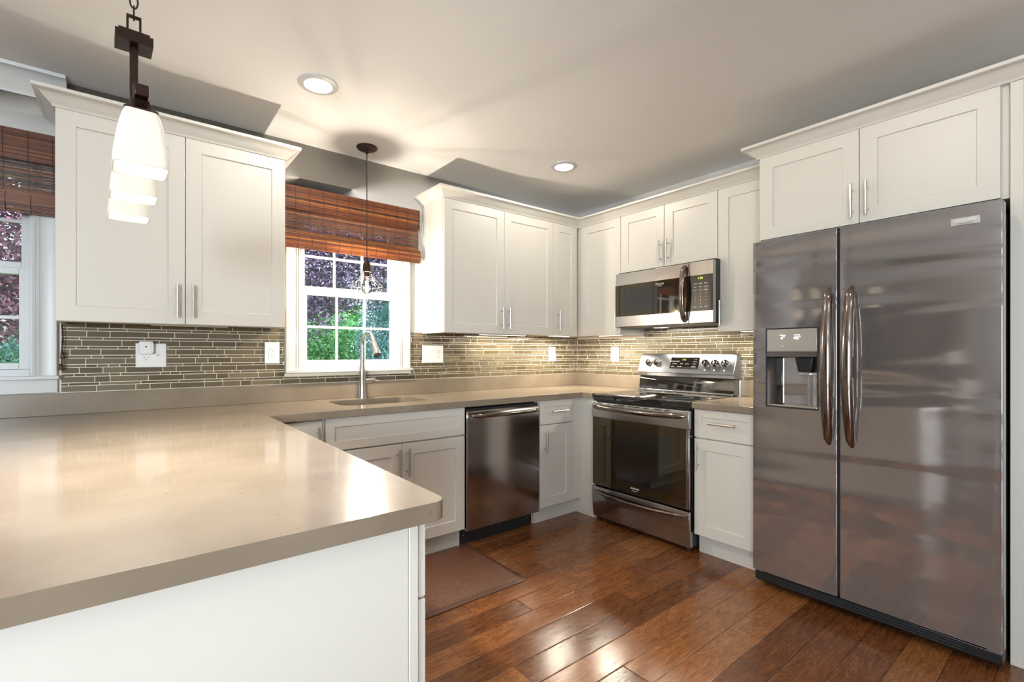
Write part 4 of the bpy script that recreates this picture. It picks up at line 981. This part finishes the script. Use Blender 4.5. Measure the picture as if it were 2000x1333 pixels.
# ------------------------------------------------------------------ floor mat
t = thing('kitchen_mat', 'brown basket-weave cushioned mat on the floor by the sink cabinet', 'mat', (-2.05, -0.86, 0))
out = rrect(-2.50, -1.628, -1.160, -0.562, 0.035, 6)
def ins(d): 
    return [( -2.064 + (x + 2.064) * (1 - d / 0.436), -0.861 + (y + 0.861) * (1 - d / 0.299)) for x, y in out]
mb = MB(); mb.rings([[(x, y, 0.0002) for x, y in out], [(x, y, 0.006) for x, y in out], [(x, y, 0.0095) for x, y in ins(0.010)], [(x, y, 0.0135) for x, y in ins(0.026)]], True, True, False)
mb.build('edge', 'matedge', t)
mb = MB(); mb.rings([[(x, y, 0.0125) for x, y in ins(0.0265)], [(x, y, 0.0137) for x, y in ins(0.028)]], True, True, True); mb.build('woven_top', 'mat', t)

# ------------------------------------------------------------------ ceiling lights
def can(label, x, y, e=13):
    t = thing('recessed_light', label, 'light', (x, y, CEIL))
    mb = MB(); mb.lathe([(0.062, CEIL - 0.002), (0.064, CEIL - 0.010), (0.078, CEIL - 0.010), (0.092, CEIL - 0.004), (0.0935, CEIL - 0.0005)], x, y, 40, caps=False); mb.build('trim_ring', 'trim', t)
    mb = MB(); mb.lathe([(0.0, CEIL - 0.004), (0.064, CEIL - 0.004), (0.064, CEIL - 0.0015), (0.0, CEIL - 0.0015)], x, y, 40, caps=False); bmesh.ops.remove_doubles(mb.bm, verts=mb.bm.verts, dist=1e-6); mb.build('lens', 'lens', t)
    light('recessed_lamp', 'SPOT', (x, y, CEIL - 0.016), e, (1.0, 0.93, 0.82), shadow_soft_size=0.05, spot_size=R(179), spot_blend=0.02)
can('lit round recessed ceiling light in front of the cabinet behind the triple pendant', -2.585, -0.728)
can('lit round recessed ceiling light near the corner of the wall cabinets', -0.929, -0.741)
can('lit round recessed ceiling light in front of the refrigerator', -1.76, -2.50)
can('lit round recessed ceiling light over the open floor by the peninsula', -2.45, -3.6)
can('lit round recessed ceiling light over the dining table', -5.0, -3.9, 12)

# under-cabinet lights
def bar(label, x0, x1, y0, y1, z, on, power, rot=0):
    t = thing('under_cabinet_light', label, 'light', ((x0 + x1) / 2, (y0 + y1) / 2, z))
    mb = MB(); mb.box(x0, x1, y0, y1, z - 0.008, z); mb.build('housing', 'trim', t, bevel=0.001)
    mb = MB(); mb.box(x0 + 0.004, x1 - 0.004, y0 + 0.004, y1 - 0.004, z - 0.0105, z - 0.0082); mb.build('lens', 'strip' if on else 'frost', t)
    if power: light('strip_lamp', 'AREA', ((x0 + x1) / 2, (y0 + y1) / 2, z - 0.014), power, (1.0, 0.92, 0.74), (0, 0, 0), shape='RECTANGLE', size=abs(x1 - x0) - 0.01, size_y=abs(y1 - y0) - 0.01)
ZL = ZU + 0.0092
bar('lit strip light under the narrow corner cabinet on the window wall', -0.585, -0.36, -0.255, -0.215, ZL, True, 4.5)
bar('lit strip light under the corner cabinet beside the microwave', -0.255, -0.215, -0.69, -0.47, ZL, True, 5.0)
bar('lit strip light under the cabinet beside the sink window', -1.20, -0.75, -0.14, -0.10, ZL, True, 3.0)
bar('lit strip light under the cabinet next to the refrigerator', -0.255, -0.215, -1.85, -1.62, ZL - 0.003, True, 4.5)
bar('slim light bar under the cabinet behind the triple pendant', -3.22, -2.88, -0.165, -0.125, ZL, False, 0)

# ------------------------------------------------------------------ cage pendant
px, py = -2.124, -0.196
t = thing('cage_pendant', 'bronze wire cage pendant with a glowing bulb before the sink window', 'lamp', (px, py, CEIL))
mb = MB(); mb.lathe([(0.064, CEIL - 0.0005), (0.064, CEIL - 0.006), (0.058, CEIL - 0.012), (0.02, CEIL - 0.016), (0.010, CEIL - 0.020), (0.009, CEIL - 0.040), (0.004, CEIL - 0.042)], px, py, 36); mb.build('canopy', 'bronze', t)
mb = MB(); mb.cyl((px, py, CEIL - 0.041), (px, py, 1.80), 0.0030, n=8); mb.build('cord', 'thread', t)
mb = MB(); mb.lathe([(0.006, 1.805), (0.007, 1.785), (0.010, 1.783), (0.020, 1.775), (0.025, 1.757), (0.0268, 1.735), (0.027, 1.722), (0.028, 1.719), (0.028, 1.715), (0.021, 1.713)], px, py, 28); mb.build('socket_cap', 'bronze', t)
mb = MB(); mb.lathe([(0.018, 1.7125), (0.018, 1.690), (0.015, 1.685)], px, py, 20); mb.build('socket', 'bronze', t)
cg = MB(); W_ = 0.0016
prof = [(0.029, 1.716), (0.036, 1.695), (0.052, 1.668), (0.092, 1.634), (0.097, 1.618), (0.094, 1.610), (0.080, 1.585), (0.058, 1.560)]
for k in range(8):
    a = math.pi * 2 * k / 8 + 0.25; cg.tube([(px + r_ * math.cos(a), py + r_ * math.sin(a), z_) for r_, z_ in prof], W_, 6)
for r_, z_ in ((0.029, 1.716), (0.0525, 1.667), (0.096, 1.626), (0.081, 1.586), (0.058, 1.560)):
    cg.tube([(px + r_ * math.cos(math.pi * 2 * k / 8 + 0.25), py + r_ * math.sin(math.pi * 2 * k / 8 + 0.25), z_) for k in range(8)], W_, 6, closed=True)
cg.build('wire_cage', 'cagewire', t)
bm_ = MB(); bm_.lathe([(0.0125, 1.686), (0.014, 1.675), (0.022, 1.655), (0.032, 1.630), (0.034, 1.615), (0.030, 1.596), (0.018, 1.583), (0.0, 1.579)], px, py, 24, caps=False); bm_.build('bulb', 'bulb', t)
mb = MB()
for k in range(5):
    a = 6.283 * k / 5; mb.tube([(px + 0.006 * math.cos(a), py + 0.006 * math.sin(a), 1.66), (px + 0.010 * math.cos(a + 0.5), py + 0.010 * math.sin(a + 0.5), 1.612)], 0.0018, 6)
mb.build('filament', 'bulbglow', t)
light('pendant_bulb', 'POINT', (px, py, 1.622), 50, (1.0, 0.92, 0.80), shadow_soft_size=0.012)

# ------------------------------------------------------------------ triple pendant over the peninsula
cx, cy, ang = -3.290, -1.470, R(2.6)
def rot(lx, ly): return (cx + lx * math.cos(ang) - ly * math.sin(ang), cy + lx * math.sin(ang) + ly * math.cos(ang))
TR = lambda lx, ly, z: (*rot(lx, ly), z)
t = thing('triple_pendant', 'bronze linear pendant with three lit white glass shades over the peninsula', 'lamp', (cx, cy, CEIL))
mb = MB(TR); mb.box(-0.013, 0.013, -0.285, 0.285, 1.778, 1.803); mb.build('crossbar', 'bronze', t, bevel=0.002)
mb = MB(TR); mb.box(-0.009, 0.009, -0.009, 0.009, 1.803, 2.022); mb.build('stem', 'bronze', t, bevel=0.001)
mb = MB(TR); mb.box(-0.040, 0.040, -0.034, 0.034, 2.022, 2.046); mb.box(-0.033, 0.033, -0.027, 0.027, 2.046, 2.055); mb.build('block', 'bronze', t, bevel=0.001)
mb = MB(TR); mb.box(-0.016, -0.011, -0.005, 0.005, 2.055, 2.100); mb.box(0.011, 0.016, -0.005, 0.005, 2.055, 2.100); mb.box(-0.016, 0.016, -0.005, 0.005, 2.100, 2.106); mb.build('loop', 'bronze', t, bevel=0.001)
mb = MB(); z = 2.098; k = 0
while z < CEIL - 0.03:
    P = []
    for j in range(16):
        a = 6.28318 * j / 16; lx, lz = 0.0085 * math.cos(a), 0.019 * math.sin(a)
        P.append((cx + (lx if k % 2 else 0), cy + (0 if k % 2 else lx), z + 0.016 + lz))
    mb.tube(P, 0.0021, 6, closed=True); z += 0.031; k += 1
mb.build('chain', 'bronze', t)
mb = MB(); mb.lathe([(0.06, CEIL - 0.0005), (0.06, CEIL - 0.012), (0.05, CEIL - 0.022), (0.012, CEIL - 0.026), (0.006, CEIL - 0.034)], cx, cy, 32); mb.build('canopy', 'bronze', t)
for k, dy in enumerate((-0.250, 0.0, 0.250)):
    mb = MB(TR)
    def sq(h, z, r=0.2):
        q = rrect(-h, h, dy - h, dy + h, h * r, 4); return [(x, y, z) for x, y in q]
    mb.rings([sq(0.014, 1.812), sq(0.014, 1.777), sq(0.0165, 1.776), sq(0.018, 1.769), sq(0.023, 1.759), sq(0.0315, 1.7515), sq(0.0315, 1.749)]); mb.build('shade_cap', 'bronze', t)
    mb = MB(TR)
    prof = [(0.035, 1.7485), (0.039, 1.740), (0.046, 1.715), (0.0515, 1.685), (0.0555, 1.655), (0.0575, 1.635), (0.0560, 1.622), (0.0530, 1.622), (0.0535, 1.635), (0.0515, 1.655), (0.0475, 1.685), (0.042, 1.715), (0.035, 1.738)]
    mb.rings([sq(h * (0.86 + 0.04 * (1.75 - z) / 0.13), z, 0.30) for h, z in prof], True, True, True); mb.build('shade', 'shade', t, sharp=60)
    light('shade_lamp', 'SPOT', (*rot(0, dy), 1.645), 32, (1.0, 0.97, 0.93), shadow_soft_size=0.02, spot_size=R(125), spot_blend=0.6)
    mb = MB(); mb.lathe([(0.0, 1.648), (0.018, 1.652), (0.027, 1.668), (0.024, 1.685), (0.012, 1.705), (0.012, 1.735)], *rot(0, dy), 20, caps=False); bmesh.ops.remove_doubles(mb.bm, verts=mb.bm.verts, dist=1e-6); mb.build('bulb', 'softbulb', t)

# ------------------------------------------------------------------ dining side (seen only as reflections)
def chair(label, x, y, rz):
    t = thing('dining_chair', label, 'chair', (x, y, 0), 'chairs at the dining table'); c_, s_ = math.cos(rz), math.sin(rz)
    Tc = lambda lx, ly, z: (x + lx * c_ - ly * s_, y + lx * s_ + ly * c_, z)
    mb = MB(Tc); mb.box(-0.22, 0.22, -0.21, 0.21, 0.44, 0.465); mb.build('seat', 'sofawood', t, bevel=0.008)
    for (lx, ly, h) in ((-0.19, -0.18, 0.44), (0.19, -0.18, 0.44), (-0.19, 0.2, 1.04), (0.19, 0.2, 1.04)):
        mb = MB(); mb.tube([Tc(lx, ly, 0), Tc(lx, ly, 0.3), Tc(lx, ly + (0.05 if h > 0.5 else 0), h)], [0.017, 0.021, 0.017], 10); mb.build('leg', 'sofawood', t)
    for k in range(4):
        mb = MB(Tc); z = 0.58 + k * 0.115; mb.box(-0.18, 0.18, 0.205 + k * 0.007, 0.222 + k * 0.007, z, z + 0.055); mb.build('back_slat', 'sofawood', t, bevel=0.004)
chair('whitewashed ladder-back chair facing the dining table, nearest the peninsula', -4.75, -2.45, R(0))
chair('whitewashed ladder-back chair facing the dining table, nearest the doorway', -5.5, -2.45, R(0))
t = thing('dining_table', 'dark wooden dining table behind the camera', 'table', (-5.1, -3.2, 0))
mb = MB(); mb.box(-6.0, -4.2, -3.7, -2.7, 0.72, 0.755); mb.build('tabletop', 'darkwood', t, bevel=0.004)
for (x, y) in ((-5.9, -3.6), (-4.3, -3.6), (-5.9, -2.8), (-4.3, -2.8)):
    mb = MB(); mb.box(x - 0.035, x + 0.035, y - 0.035, y + 0.035, 0, 0.7195); mb.build('leg', 'darkwood', t, bevel=0.004)
t = thing('china_hutch', 'dark open-shelved hutch against the dining room wall', 'hutch', (-6.7, -1.2, 0))
mb = MB(); mb.box(XL + 0.003, XL + 0.42, -1.85, -0.55, 0, 0.85); mb.build('base', 'darkwood', t, bevel=0.004)
mb = MB(); mb.box(XL + 0.003, XL + 0.03, -1.85, -0.55, 0.85, 2.0); mb.box(XL + 0.03, XL + 0.3, -1.85, -1.82, 0.85, 2.0); mb.box(XL + 0.03, XL + 0.3, -0.58, -0.55, 0.85, 2.0); mb.build('upper_frame', 'darkwood', t)
for z in (1.2, 1.55, 1.97):
    mb = MB(); mb.box(XL + 0.031, XL + 0.3, -1.819, -0.581, z, z + 0.025); mb.build('shelf', 'darkwood', t)
